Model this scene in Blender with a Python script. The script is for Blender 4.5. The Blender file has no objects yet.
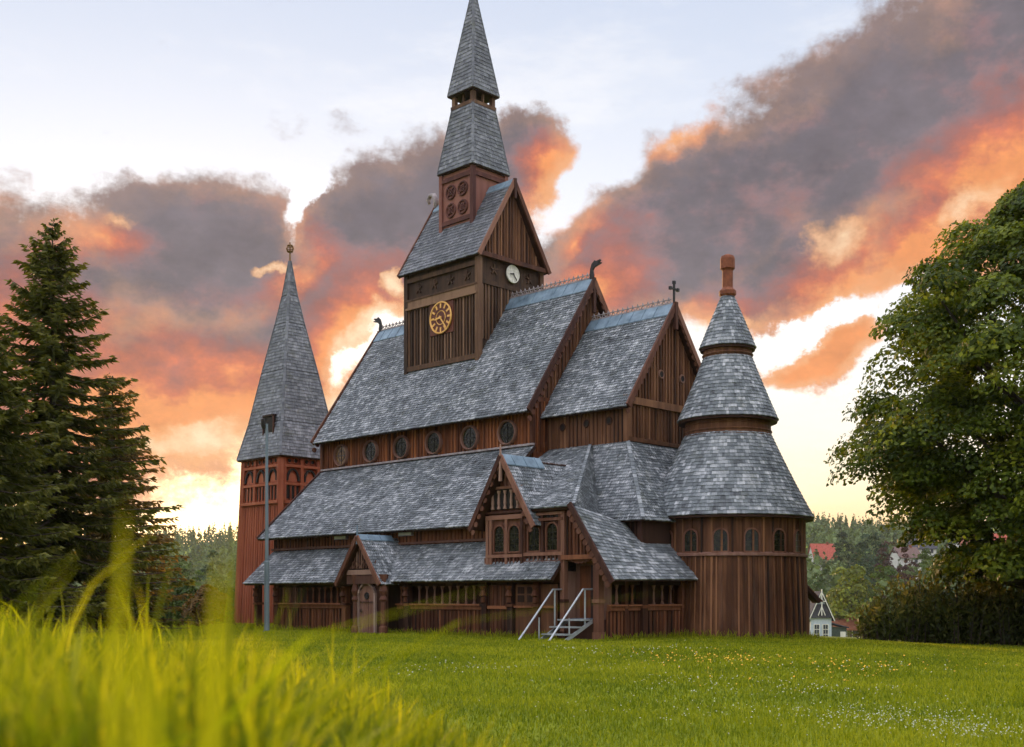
import bpy, bmesh, math, random
import numpy as np
from mathutils import Vector, Matrix
random.seed(7); RNG = np.random.default_rng(11)
S = bpy.context.scene; COL = S.collection
R = math.radians; PI = math.pi
HC = 1.5            # camera height above the church's ground
F = 1170.0          # focal length in pixels of the 1024 px wide frame

# ------------------------------------------------------------------ helpers
def tag(o, label=None, cat=None, group=None, kind=None):
    if label: o['label'] = label
    if cat: o['category'] = cat
    if group: o['group'] = group
    if kind: o['kind'] = kind
    return o
def empty(name, loc=(0, 0, 0), rz=0.0):
    o = bpy.data.objects.new(name, None); COL.objects.link(o)
    o.location = loc; o.rotation_euler = (0, 0, rz); o.empty_display_size = .3
    return o
def link(me, name, parent=None):
    o = bpy.data.objects.new(name, me); COL.objects.link(o)
    if parent: o.parent = parent
    return o
class MB:
    """collects shapes, builds them as ONE mesh object"""
    def __init__(s): s.v = []; s.f = []; s.m = []; s.tone = []
    def add(s, vs, fs, m=0, tone=.5):
        b = len(s.v); s.v.extend([tuple(p) for p in vs]); s.tone.extend([tone]*len(vs))
        s.f.extend([tuple(i+b for i in f) for f in fs]); s.m.extend([m]*len(fs))
    def box(s, x0, x1, y0, y1, z0, z1, m=0, tone=None):
        vs = [(x0,y0,z0),(x1,y0,z0),(x1,y1,z0),(x0,y1,z0),(x0,y0,z1),(x1,y0,z1),(x1,y1,z1),(x0,y1,z1)]
        s.add(vs, [(3,2,1,0),(4,5,6,7),(0,1,5,4),(1,2,6,5),(2,3,7,6),(3,0,4,7)], m, random.random() if tone is None else tone)
    def beam(s, p, q, w, h, up=(0, 0, 1), m=0, tone=None, w2=None, h2=None):
        p = Vector(p); q = Vector(q); d = (q-p).normalized(); u = Vector(up)
        a = d.cross(u)
        if a.length < 1e-4: a = d.cross(Vector((1, 0, 0)))
        a.normalize(); u = a.cross(d).normalized(); w2 = w if w2 is None else w2; h2 = h if h2 is None else h2
        vs = []
        for c, ww, hh in ((p, w, h), (q, w2, h2)):
            vs += [c-a*ww/2-u*hh/2, c+a*ww/2-u*hh/2, c+a*ww/2+u*hh/2, c-a*ww/2+u*hh/2]
        s.add(vs, [(3,2,1,0),(4,5,6,7),(0,1,5,4),(1,2,6,5),(2,3,7,6),(3,0,4,7)], m, random.random() if tone is None else tone)
    def prism(s, pts, ext, m=0, tone=.5):
        """polygon pts (3D, planar) extruded by vector ext"""
        n = len(pts); e = Vector(ext)
        vs = [Vector(p) for p in pts] + [Vector(p)+e for p in pts]
        fs = [tuple(range(n-1, -1, -1)), tuple(range(n, 2*n))] + [(i, (i+1) % n, n+(i+1) % n, n+i) for i in range(n)]
        s.add(vs, fs, m, tone)
    def tube(s, pts, rad, n=8, m=0, tone=.5, cap=True):
        pts = [Vector(p) for p in pts]
        if not hasattr(rad, '__len__'): rad = [rad]*len(pts)
        vs = []; fs = []
        prev = None
        for i, p in enumerate(pts):
            d = (pts[min(i+1, len(pts)-1)]-pts[max(i-1, 0)]).normalized()
            a = d.cross(Vector((0, 0, 1))) if prev is None else prev - d*prev.dot(d)
            if a.length < 1e-3: a = d.cross(Vector((1, 0, 0)))
            a.normalize(); prev = a; b = d.cross(a)
            for k in range(n):
                t = 2*PI*k/n; vs.append(p+(a*math.cos(t)+b*math.sin(t))*rad[i])
        for i in range(len(pts)-1):
            for k in range(n):
                k2 = (k+1) % n; fs.append((i*n+k, i*n+k2, (i+1)*n+k2, (i+1)*n+k))
        if cap: fs += [tuple(range(n-1, -1, -1)), tuple(range((len(pts)-1)*n, len(pts)*n))]
        s.add(vs, fs, m, tone)
    def lathe(s, prof, c=(0, 0, 0), n=48, m=0, a0=0.0, tone=.5):
        vs = []; fs = []; k = len(prof)
        for i in range(n):
            t = a0+2*PI*i/n
            for r, z in prof: vs.append((c[0]+r*math.cos(t), c[1]+r*math.sin(t), c[2]+z))
        for i in range(n):
            j = (i+1) % n
            for a in range(k-1): fs.append((i*k+a, j*k+a, j*k+a+1, i*k+a+1))
        s.add(vs, fs, m, tone)
    def ring(s, c, ax, r, t, n=28, k=8, m=0, tone=.5, depth=None):
        """torus about axis ax"""
        ax = Vector(ax).normalized(); a = ax.orthogonal().normalized(); b = ax.cross(a); c = Vector(c); vs = []; fs = []
        depth = depth or t
        for i in range(n):
            p = a*math.cos(2*PI*i/n)+b*math.sin(2*PI*i/n)
            for j in range(k):
                q = 2*PI*j/k; vs.append(c+p*(r+t*math.cos(q))+ax*depth*math.sin(q))
        for i in range(n):
            for j in range(k): fs.append((i*k+j, ((i+1) % n)*k+j, ((i+1) % n)*k+(j+1) % k, i*k+(j+1) % k))
        s.add(vs, fs, m, tone)
    def disc(s, c, ax, r, n=28, th=.02, m=0, tone=.5):
        ax = Vector(ax).normalized(); a = ax.orthogonal().normalized(); b = ax.cross(a); c = Vector(c)
        s.prism([c+(a*math.cos(2*PI*i/n)+b*math.sin(2*PI*i/n))*r for i in range(n)], ax*th, m, tone)
    def build(s, name, mats, parent=None, smooth=False):
        me = bpy.data.meshes.new(name); me.from_pydata([tuple(v) for v in s.v], [], s.f)
        mats = mats if isinstance(mats, (list, tuple)) else [mats]
        for m in mats: me.materials.append(m)
        me.polygons.foreach_set('material_index', s.m)
        at = me.attributes.new('tone', 'FLOAT', 'POINT'); at.data.foreach_set('value', s.tone)
        if smooth: me.polygons.foreach_set('use_smooth', [True]*len(me.polygons))
        me.update()
        bm = bmesh.new(); bm.from_mesh(me); bmesh.ops.recalc_face_normals(bm, faces=bm.faces); bm.to_mesh(me); bm.free()
        return link(me, name, parent)
def np_mesh(name, V, FS, mat, parent=None, tone=None, smooth=False):
    """V (N,3); FS array (M,k)"""
    me = bpy.data.meshes.new(name); V = np.asarray(V, np.float32); FS = np.asarray(FS, np.int32)
    k = FS.shape[1]; me.vertices.add(len(V)); me.vertices.foreach_set('co', V.ravel())
    me.loops.add(FS.size); me.loops.foreach_set('vertex_index', FS.ravel())
    me.polygons.add(len(FS)); me.polygons.foreach_set('loop_start', np.arange(0, FS.size, k, dtype=np.int32))
    try: me.polygons.foreach_set('loop_total', np.full(len(FS), k, np.int32))
    except Exception: pass
    mats = mat if isinstance(mat, (list, tuple)) else [mat]
    for m in mats: me.materials.append(m)
    if tone is not None:
        at = me.attributes.new('tone', 'FLOAT', 'POINT'); at.data.foreach_set('value', np.asarray(tone, np.float32))
    if smooth: me.polygons.foreach_set('use_smooth', np.ones(len(FS), bool))
    me.update(calc_edges=True); me.validate()
    return link(me, name, parent)

# ------------------------------------------------------------------ materials
def new_mat(name):
    m = bpy.data.materials.new(name); m.use_nodes = True; nt = m.node_tree; nt.nodes.clear()
    out = nt.nodes.new('ShaderNodeOutputMaterial'); return m, nt, out
def nd(nt, t, **kw):
    n = nt.nodes.new(t)
    for k, v in kw.items():
        if k in n.inputs: n.inputs[k].default_value = v
        else: setattr(n, k, v)
    return n
def ramp(nt, fac, stops):
    r = nt.nodes.new('ShaderNodeValToRGB'); cr = r.color_ramp
    while len(cr.elements) < len(stops): cr.elements.new(.5)
    for e, (p, c) in zip(cr.elements, stops): e.position = p; e.color = (*c, 1)
    nt.links.new(fac, r.inputs['Fac']); return r.outputs['Color']
def mixc(nt, fac, a, b, mode='MIX'):
    n = nt.nodes.new('ShaderNodeMix'); n.data_type = 'RGBA'; n.blend_type = mode
    for inp, v in ((n.inputs[0], fac), (n.inputs[6], a), (n.inputs[7], b)):
        if hasattr(v, 'is_output'): nt.links.new(v, inp)
        elif isinstance(v, (int, float)): inp.default_value = v
        else: inp.default_value = (*v, 1)
    return n.outputs[2]
def noise(nt, scale, detail=4, rough=.55, stretch=(1, 1, 1), coord='Object', dist=0.0):
    tc = nt.nodes.new('ShaderNodeTexCoord'); mp = nt.nodes.new('ShaderNodeMapping'); mp.inputs['Scale'].default_value = stretch
    nt.links.new(tc.outputs[coord], mp.inputs['Vector'])
    n = nd(nt, 'ShaderNodeTexNoise', Scale=scale, Detail=detail, Roughness=rough, Distortion=dist)
    nt.links.new(mp.outputs[0], n.inputs['Vector']); return n.outputs['Fac']
def attr(nt, name='tone'):
    a = nt.nodes.new('ShaderNodeAttribute'); a.attribute_name = name; return a.outputs['Fac']
def madd(nt, a, b, op='ADD', clamp=False):
    n = nt.nodes.new('ShaderNodeMath'); n.operation = op; n.use_clamp = clamp
    for i, v in enumerate((a, b)):
        if hasattr(v, 'is_output'): nt.links.new(v, n.inputs[i])
        else: n.inputs[i].default_value = v
    return n.outputs[0]
def finish(nt, out, color, rough=.7, bump=None, bstr=.3, bdist=.02, spec=.4, metal=0.0):
    p = nd(nt, 'ShaderNodeBsdfPrincipled', Roughness=rough, Metallic=metal); p.inputs['Specular IOR Level'].default_value = spec
    if hasattr(color, 'is_output'): nt.links.new(color, p.inputs['Base Color'])
    else: p.inputs['Base Color'].default_value = (*color, 1)
    if bump is not None:
        b = nd(nt, 'ShaderNodeBump', Strength=bstr, Distance=bdist); nt.links.new(bump, b.inputs['Height']); nt.links.new(b.outputs[0], p.inputs['Normal'])
    nt.links.new(p.outputs[0], out.inputs['Surface']); return p
def wood(name, dark, mid, light, rough=.75, scale=5.0, wear=None):
    m, nt, out = new_mat(name)
    n1 = noise(nt, scale, 6, .65, (1, 1, .07)); n2 = noise(nt, .6, 4, .6, (1, 1, .6)); t = attr(nt)
    f = madd(nt, madd(nt, madd(nt, n1, .5, 'MULTIPLY'), madd(nt, n2, .35, 'MULTIPLY')), madd(nt, t, .42, 'MULTIPLY'))
    f = madd(nt, f, .06, 'SUBTRACT')
    c = ramp(nt, f, [(.36, dark), (.58, mid), (.8, light)])
    if wear:
        n3 = noise(nt, 2.2, 5, .7, (1, 1, .12)); k = ramp(nt, n3, [(.55, (0, 0, 0)), (.75, (1, 1, 1))])
        c = mixc(nt, madd(nt, k, .6, 'MULTIPLY'), c, wear)
    finish(nt, out, c, rough, n1, .35, .012, .3); return m
def plain(name, c1, c2, scale=6, rough=.6, metal=0.0, spec=.4, bstr=.15, stretch=(1, 1, 1), detail=4):
    m, nt, out = new_mat(name); n = noise(nt, scale, detail, .6, stretch)
    c = ramp(nt, n, [(.32, c1), (.68, c2)]); finish(nt, out, c, rough, n, bstr, .01, spec, metal); return m
def shingle_mat(name, dark, mid, light, moss=(.085, .09, .05)):
    m, nt, out = new_mat(name); t = attr(nt); n1 = noise(nt, 14, 4, .7); n2 = noise(nt, .55, 5, .65); n3 = noise(nt, 1.6, 5, .7)
    f = madd(nt, madd(nt, madd(nt, t, .62, 'MULTIPLY'), madd(nt, n1, .3, 'MULTIPLY')), madd(nt, n2, .6, 'MULTIPLY'))
    f = madd(nt, f, .27, 'SUBTRACT')
    c = ramp(nt, f, [(.12, dark), (.48, mid), (.86, light)])
    k = ramp(nt, n3, [(.56, (0, 0, 0)), (.74, (1, 1, 1))])
    c = mixc(nt, madd(nt, k, .6, 'MULTIPLY'), c, moss)
    finish(nt, out, c, .62, n1, .5, .012, .45); return m
def leaf_mat(name, dark, mid, light, trans=.45, rough=.6):
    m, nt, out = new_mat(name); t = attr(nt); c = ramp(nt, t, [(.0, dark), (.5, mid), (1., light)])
    d = nd(nt, 'ShaderNodeBsdfPrincipled', Roughness=rough); d.inputs['Specular IOR Level'].default_value = .25
    nt.links.new(c, d.inputs['Base Color'])
    tr = nt.nodes.new('ShaderNodeBsdfTranslucent'); c2 = mixc(nt, 1.0, c, (1.25, 1.15, .55), 'MULTIPLY'); nt.links.new(c2, tr.inputs['Color'])
    mx = nt.nodes.new('ShaderNodeMixShader'); mx.inputs[0].default_value = trans
    nt.links.new(d.outputs[0], mx.inputs[1]); nt.links.new(tr.outputs[0], mx.inputs[2]); nt.links.new(mx.outputs[0], out.inputs['Surface']); return m

M = {}
M['shingle'] = shingle_mat('weathered_shingle', (.035, .037, .043), (.15, .17, .182), (.58, .59, .61))
M['shingle_spire'] = shingle_mat('spire_shingle', (.04, .044, .05), (.125, .134, .148), (.3, .31, .33), (.09, .095, .05))
M['wood_clere'] = wood('clerestory_wood', (.04, .012, .005), (.19, .058, .018), (.42, .15, .05))
M['wood_red'] = wood('red_brown_wood', (.02, .007, .004), (.085, .027, .011), (.23, .085, .038), wear=(.16, .085, .06))
M['wood_dark'] = wood('dark_wood', (.016, .007, .005), (.042, .017, .01), (.08, .032, .02))
M['wood_grey'] = wood('weathered_tower_wood', (.034, .018, .01), (.115, .058, .03), (.25, .145, .085))
M['wood_gable'] = wood('gable_wood', (.025, .011, .006), (.115, .046, .02), (.28, .135, .065))
M['wood_apse'] = wood('apse_wood', (.02, .008, .004), (.088, .032, .012), (.26, .115, .052), wear=(.19, .1, .065))
M['wood_light'] = wood('light_trim_wood', (.09, .04, .028), (.2, .1, .07), (.33, .2, .15))
M['trim'] = wood('trim_wood', (.045, .016, .01), (.12, .046, .026), (.25, .12, .078))
M['frame_pink'] = wood('door_frame_wood', (.16, .1, .085), (.3, .2, .17), (.42, .3, .26))
M['turret'] = wood('turret_red_wood', (.075, .026, .02), (.17, .062, .045), (.26, .11, .08))
M['tower_red'] = wood('bell_tower_red_wood', (.1, .022, .01), (.25, .062, .026), (.38, .115, .055))
M['cap'] = plain('blue_grey_cap_metal', (.09, .14, .18), (.24, .33, .4), 1.7, .5, .2, detail=8)
M['crest'] = plain('crest_paint', (.2, .16, .16), (.4, .35, .35), 5, .6)
M['gold'] = plain('gilt', (.7, .36, .07), (.85, .5, .16), 9, .35, .35)
M['brass'] = plain('tarnished_brass', (.12, .06, .02), (.3, .17, .06), 9, .45, .6)
M['clock_dark'] = plain('clock_red_brown', (.09, .022, .01), (.15, .04, .018), 9, .6)
M['white'] = plain('pale_paint', (.62, .6, .52), (.78, .75, .66), 5, .6)
M['black'] = plain('black_iron', (.015, .013, .012), (.035, .03, .028), 12, .5, .3)
M['steel'] = plain('galvanised_steel', (.33, .36, .38), (.5, .53, .55), 7, .42, .6)
M['pole'] = plain('grey_pole_paint', (.12, .16, .175), (.2, .25, .27), 2, .5, .1, stretch=(1, 1, .3))
M['chimney'] = plain('terracotta', (.14, .04, .016), (.27, .082, .032), 5, .75)
M['stone'] = plain('plinth_stone', (.09, .08, .075), (.2, .18, .17), 3, .9, bstr=.5)
M['recess'] = plain('opening_shade', (.008, .006, .005), (.02, .014, .01), 5, .8)  # near-black colour stands in for the shade inside holes and openings
M['mat_blue'] = plain('door_mat', (.1, .12, .15), (.18, .2, .24), 30, .9)
def glass(name, c1, c2):
    m, nt, out = new_mat(name); n = noise(nt, 9, 3, .6); c = ramp(nt, n, [(.35, c1), (.65, c2)])
    finish(nt, out, c, .16, n, .25, .02, .35); return m
M['glass'] = glass('dark_leaded_glass', (.006, .007, .004), (.032, .03, .014))
M['glass_amber'] = glass('amber_glass', (.05, .025, .008), (.24, .13, .045))

# ------------------------------------------------------------------ roofs of real shingles
PREV = [.5]
def shingle_one(mb, pL, pR, qL, qR, n, th, lift):
    PREV[0] = .5+(PREV[0]-.5)*.4+random.gauss(0, .16); tone = min(1, max(0, PREV[0]))
    vs = [pL+n*(th+lift), pR+n*(th+lift*random.random()), qR+n*.004, qL+n*.004, pL-n*.01, pR-n*.01]
    mb.add(vs, [(0, 1, 2, 3), (4, 5, 1, 0), (4, 0, 3), (5, 2, 1)], 0, tone)
def roof_poly(mb, pts, e=.145, th=.036, slab=.12, wid=(.065, .13), up=None):
    """planar polygon covered with rows of shingles over a boarded slab (material 1)"""
    P = [Vector(p) for p in pts]; n = Vector((0, 0, 0))
    for i in range(len(P)): n += P[i].cross(P[(i+1) % len(P)])
    n.normalize()
    if n.z < 0: n = -n
    h = Vector((0, 0, 1)).cross(n).normalized(); g = n.cross(h).normalized()
    if g.z < 0: g = -g; h = -h
    o = P[0]; q = [((p-o).dot(h), (p-o).dot(g)) for p in P]
    t0 = min(b for a, b in q); t1 = max(b for a, b in q)
    def spans(t):
        xs = []
        for i in range(len(q)):
            (a, b), (c, d) = q[i], q[(i+1) % len(q)]
            if (b > t) != (d > t): xs.append(a+(t-b)/(d-b)*(c-a))
        xs.sort(); return list(zip(xs[::2], xs[1::2]))
    t = t0-.03
    while t < t1-.02:
        tm = min(max(t+e*.5, t0+.01), t1-.005)
        for s0, s1 in spans(tm):
            s = s0-random.random()*.02
            while s < s1-.01:
                w = random.uniform(*wid); se = min(s+w, s1)
                if s1-se < .06: se = s1
                j = random.uniform(-.018, .018); tt = min(t+e*2.08, t1)
                mk = lambda a, b: o+h*a+g*b
                shingle_one(mb, mk(s+.004, t+j), mk(se-.004, t+j), mk(se-.004, tt), mk(s+.004, tt), n, th, random.uniform(0, .014))
                s = se
        t += e
    base = [p-n*.012 for p in P]
    mb.prism(base, -n*slab, 1, .5)
def roof_surf(mb, P, nrows, e_len, th=.04, wid=(.1, .19), nsamp=40, nrm=None):
    """surface P(s,t) s,t in 0..1 (t upward)"""
    for r in range(nrows):
        ta = r/nrows; tb = min(1, (r+2.08)/nrows)
        row = [P(i/nsamp, ta) for i in range(nsamp+1)]
        L = sum((row[i+1]-row[i]).length for i in range(nsamp))
        k = max(3, int(L/((wid[0]+wid[1])/2))); cuts = [0.0]
        ws = [random.uniform(*wid) for _ in range(k)]; tot = sum(ws)
        for w in ws: cuts.append(cuts[-1]+w/tot)
        for a, b in zip(cuts[:-1], cuts[1:]):
            d = (b-a)*.012; j = random.uniform(-.06, .06)/nrows
            pL, pR, qL, qR = P(a+d, max(0, ta+j)), P(b-d, max(0, ta+j)), P(a+d, tb), P(b-d, tb)
            n = (pR-pL).cross(qL-pL)
            if n.length < 1e-9: n = (pR-pL).cross(qR-pL)
            if n.length < 1e-9: continue
            n.normalize()
            if n.z < 0: n = -n
            shingle_one(mb, pL, pR, qL, qR, n, th, random.uniform(0, .012))
    # boarded underside
    gs = 24; gt = 6; vs = []; fs = []
    for j in range(gt+1):
        for i in range(gs+1): vs.append(P(i/gs, j/gt)-Vector((0, 0, .04)))
    for j in range(gt):
        for i in range(gs): a = j*(gs+1)+i; fs.append((a, a+1, a+gs+2, a+gs+1))
    mb.add(vs, fs, 1)
def cone_roof(mb, c, r0, z0, r1, z1, e=.15, bell=0.0, wid=(.07, .135)):
    def P(s, t):
        a = 2*PI*s; k = t+bell*t*(1-t)*-1; r = r0+(r1-r0)*t - bell*math.sin(PI*t)*(r0-r1); z = z0+(z1-z0)*t
        return Vector((c[0]+r*math.cos(a), c[1]+r*math.sin(a), z))
    n = max(4, int(math.hypot(r0-r1, z1-z0)/e)); roof_surf(mb, P, n, e, nsamp=72, wid=wid)
    mb.lathe([(r0-.02, z0-.09), (r0-.02, z0-.02), (r1, z1-.04)], (c[0], c[1], 0), 64, 1)
    mb.lathe([(r0-.02, z0-.09), (max(.05, r1-.2), z0-.09)], (c[0], c[1], 0), 64, 1)
def quad_roof(mb, bl, br, tr, tl, e=.155, wid=(.08, .155)):
    bl, br, tr, tl = map(Vector, (bl, br, tr, tl))
    P = lambda s, t: (bl*(1-s)+br*s)*(1-t)+(tl*(1-s)+tr*s)*t
    L = max((tl-bl).length, (tr-br).length); roof_surf(mb, P, max(3, int(L/e)), e, wid=wid, nsamp=12)
def hip_cap(mb, p, q, w=.17):
    """overlapping boards along a hip or ridge from low p to high q"""
    p = Vector(p); q = Vector(q); L = (q-p).length; d = (q-p)/L; t = 0
    while t < L:
        a = p+d*t; b = p+d*min(t+.36, L)
        mb.beam(a+Vector((0, 0, .075)), b+Vector((0, 0, .045)), w, .035, m=0, tone=random.uniform(.3, .72)); t += .24
RM = [M['shingle'], M['wood_dark']]
def planks(mb, p0, p1, ztop, z0, nrm, step=.24, w=.055, d=.035, m=0):
    """vertical cover battens on a wall from p0 to p1 (xy); ztop number or function of 0..1"""
    a = Vector((*p0, 0)); b = Vector((*p1, 0)); L = (b-a).length; n = Vector((*nrm, 0)).normalized()
    k = max(1, int(L/step))
    for i in range(k+1):
        f = min(.995, max(.005, (i+random.uniform(-.08, .08))/k)); p = a+(b-a)*f+n*(d*.45)
        zt = ztop(f) if callable(ztop) else ztop
        if zt-z0 < .08: continue
        mb.beam((p.x, p.y, z0), (p.x, p.y, zt), w*random.uniform(.85, 1.2), d, up=n, m=m)
def arch_pts(x0, x1, z0, z1, n=10):
    r = (x1-x0)/2; c = (x0+x1)/2; zs = z1-r
    return [(x0, z0), (x1, z0)]+[(c+r*math.cos(PI*i/n), zs+r*math.sin(PI*i/n)) for i in range(n+1)]
def arched_window(T, parent, x0, x1, z0, z1, fw=.07, depth=.09, name='window', fmat=None, gmat=None, bars=True):
    """T maps (x, out, z) to 3D; frame + pane sub-part"""
    f = MB(); o = arch_pts(x0-fw, x1+fw, z0-fw, z1+fw); i_ = arch_pts(x0, x1, z0, z1); n = len(o); vs = []
    for (a, b) in o: vs.append(T(a, 0, b))
    for (a, b) in i_: vs.append(T(a, 0, b))
    for (a, b) in o: vs.append(T(a, depth, b))
    for (a, b) in i_: vs.append(T(a, depth, b))
    fs = []
    for k in range(n):
        j = (k+1) % n
        fs += [(2*n+k, 2*n+j, 3*n+j, 3*n+k), (k, j, 2*n+j, 2*n+k), (n+k, 3*n+k, 3*n+j, n+j)]
    f.add(vs, fs, 0, .6)
    o_ = f.build(name, fmat or M['trim'], parent)
    g = MB(); g.prism([T(a, .012, b) for a, b in i_], T(0, .012, 0)-T(0, 0, 0), 0)
    if bars:
        for zz in np.arange(z0+.2, z1-.1, .22): g.beam(T(x0, .03, zz), T(x1, .03, zz), .012, .012, m=1)
        c = (x0+x1)/2; g.beam(T(c, .03, z0), T(c, .03, z1), .012, .012, m=1)
    g.build('pane', [gmat or M['glass'], M['black']], o_); return o_
def dragon(mb, base, d, h=1.0, th=.1):
    """carved dragon head rising from base, looking along d (xy unit)"""
    out = [(-.12, -.15), (.14, -.15), (.16, .25), (.1, .5), (.2, .66), (.42, .72), (.72, .8), (.74, .86), (.5, .86), (.7, .98), (.66, 1.05), (.36, 1.0), (.22, 1.08), (.16, 1.0), (.02, .9), (-.1, .6), (-.14, .25)]
    d = Vector((*d, 0)); s = d.cross(Vector((0, 0, 1))); b = Vector(base)
    mb.prism([b+d*x*h+Vector((0, 0, z*h))-s*th/2 for x, z in out], s*th)
def crest_row(mb, p, q, h=.28, step=.34, th=.04):
    """openwork ridge cresting: little posts, crossed bars and a rail"""
    p = Vector(p); q = Vector(q); L = (q-p).length; d = (q-p)/L; n = int(L/step); z = Vector((0, 0, 1))
    mb.beam(p+z*.03, q+z*.03, .06, .06); mb.beam(p+z*h*.86, q+z*h*.86, .035, .035)
    for i in range(n):
        a = p+d*(i*L/n); b = p+d*((i+1)*L/n); c = (a+b)/2
        mb.beam(a+z*.03, c+z*h*.86, th, .035, up=d.cross(z)); mb.beam(c+z*h*.86, b+z*.03, th, .035, up=d.cross(z))
        mb.prism([c+z*h*.8-d*.06, c+z*h*.8+d*.06, c+z*(h+.08)], d.cross(z)*.03)
def cap_pair(mb, p, q, wv, drop, w=.5):
    """sheet metal saddle over a ridge p-q; wv = horizontal side vector, drop = slope"""
    p = Vector(p); q = Vector(q)
    for s in (-1, 1):
        side = Vector(wv)*s; k = side*w-Vector((0, 0, drop*w))
        nn = Vector((0, 0, .07))
        mb.prism([p+nn, q+nn, q+k+nn*1.2, p+k+nn*1.2], Vector((0, 0, .035)))
        L = (q-p).length; d = (q-p)/L; j = .5
        while j < L-.2:
            c = p+d*j+Vector((0, 0, .11)); mb.beam(c, c+k+nn*.2, .03, .03); j += .62

# ------------------------------------------------------------------ the stave church (local x = east along the nave, y = north, away)
TH = R(45.6); ROT = -(PI/2-TH)
church = tag(empty('stave_church', ((473.5-512)/F*55, 55, 0), ROT),
             'large brown wooden stave church with grey shingled roofs, clock tower, spire and round apse', 'church')
def part(mb, name, mats, parent=church, **k): return mb.build(name, mats, parent, **k)

# --- nave
m = MB(); sl = (15.0-8.97)/4.15
for s in (1, -1):
    roof_poly(m, [(-6.92, -4.15*s, 8.97), (7.45, -4.15*s, 8.97), (7.35, 0, 15.0), (-6.97, 0, 15.0)])
nave_roof = part(m, 'nave_roof', RM)
m = MB(); cap_pair(m, (-6.95, 0, 15.0), (7.36, 0, 15.0), (0, 1, 0), sl, .42); part(m, 'ridge_cap', M['cap'], nave_roof)
m = MB(); crest_row(m, (-6.8, 0, 15.08), (7.2, 0, 15.08), .22, .26, .03); part(m, 'ridge_crest', M['crest'], nave_roof)
for u, d in ((-6.97, -1), (7.4, 1)):
    m = MB(); dragon(m, (u-.1*d, 0, 15.05), (d, 0), .72, .08); part(m, 'dragon_head', M['black'], nave_roof)
    m = MB()
    for s in (-1, 1):
        m.beam((u+.04*d, 0, 14.95), (u+.1*d, s*4.12, 8.98), .08, .24, up=(0, s*.82, .57))
        for k in range(22):
            f = (k+.5)/22; m.disc((u+.03*d, s*(.15+3.95*f), 14.75-6.1*f-.12), (d, 0, 0), .12, 8, .05)
    m.beam((u+.02*d, 0, 15.1), (u+.02*d, 0, 13.6), .16, .12)
    part(m, 'bargeboard', M['trim'], nave_roof)
m = MB(); m.box(-6.85, 7.25, -3.6, 3.6, 3.0, 9.66)
planks(m, (-6.85, -3.6), (7.25, -3.6), 9.5, 7.55, (0, -1), .2)
planks(m, (7.25, -3.6), (7.25, -2.75), 9.5, 7.4, (1, 0), .2)
m.beam((-6.87, -3.64, 9.35), (7.27, -3.64, 9.35), .1, .3); m.beam((-6.85, -3.64, 7.6), (-6.85, -3.64, 9.5), .18, .18); m.beam((7.24, -3.62, 7.6), (7.24, -3.62, 9.5), .16, .16)
nw_ = part(m, 'nave_wall', M['wood_clere']); m = MB(); m.beam((-6.9, -3.68, 7.68), (7.35, -3.68, 7.68), .12, .08); part(m, 'flashing', M['crest'], nw_)
m = MB(); m.prism([(-6.8, -3.6, 9.6), (-6.8, 3.6, 9.6), (-6.8, .0, 14.8)], (.12, 0, 0)); part(m, 'nave_gable', M['wood_gable'])
m = MB(); m.prism([(7.0, -3.6, 9.6), (7.0, 3.6, 9.6), (7.0, .0, 14.8)], (.12, 0, 0))
planks(m, (7.12, -3.5), (7.12, 3.5), lambda f: 9.6+5.1*(1-abs(2*f-1)), 9.6, (1, 0), .22)
part(m, 'nave_gable', M['wood_gable'])
for i, u in enumerate((-5.32, -3.08, -.88, 1.32, 3.62, 5.86)):
    m = MB(); m.ring((u, -3.66, 8.28), (0, 1, 0), .49, .05, 32, 8, depth=.13)
    w = part(m, 'round_window', M['wood_light'])
    m = MB(); m.disc((u, -3.66, 8.28), (0, 1, 0), .45, 28, .03)
    for a in range(4): m.beam((u, -3.675, 8.28), (u+.44*math.cos(a*PI/2), -3.675, 8.28+.44*math.sin(a*PI/2)), .02, .02, up=(0, 1, 0), m=1)
    m.ring((u, -3.675, 8.28), (0, 1, 0), .24, .012, 20, 4, m=1)
    part(m, 'pane', [M['glass_amber'] if i == 0 else M['glass'], M['black']], w)

# --- crossing tower
m = MB(); a, b = 2.42, 2.0
m.box(-a, a, -b, b, 11.0, 17.1)
for (u, v) in ((-a, -b), (a, -b), (a, b)): m.beam((u, v, 11.6), (u, v, 16.9), .24, .24)
for v, n in ((-b, -1),):
    m.beam((-a, v-.05, 15.2), (a, v-.05, 15.2), .1, .36); m.beam((-a, v-.075, 15.02), (a, v-.075, 15.02), .15, .1)
    m.beam((-a, v-.075, 15.42), (a, v-.075, 15.42), .13, .08)
    m.beam((-a, v-.06, 12.2), (a, v-.06, 12.2), .12, .22); m.beam((-a, v-.06, 16.35), (a, v-.06, 16.35), .1, .2)
    planks(m, (-a+.15, v), (-.8, v), 15.0, 12.2, (0, -1), .19, .06, .06); planks(m, (.9, v), (a-.15, v), 15.0, 12.2, (0, -1), .19, .06, .06)
    planks(m, (-.75, v), (.85, v), 13.5, 12.2, (0, -1), .19, .06, .06)
m.beam((a+.05, -b, 15.55), (a+.05, b, 15.55), .1, .2)
planks(m, (a, -b+.2), (a, b-.2), 15.5, 13, (1, 0), .19, .06, .06)
for k in range(4):                                   # carved star rosettes under the eaves
    c = Vector((-1.6+k*1.1, -b-.03, 15.9))
    for q in range(5):
        t = PI/2+q*2*PI/5; m.beam(c, c+Vector((.24*math.cos(t), 0, .24*math.sin(t))), .07, .05, up=(0, 1, 0), tone=.2)
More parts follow.
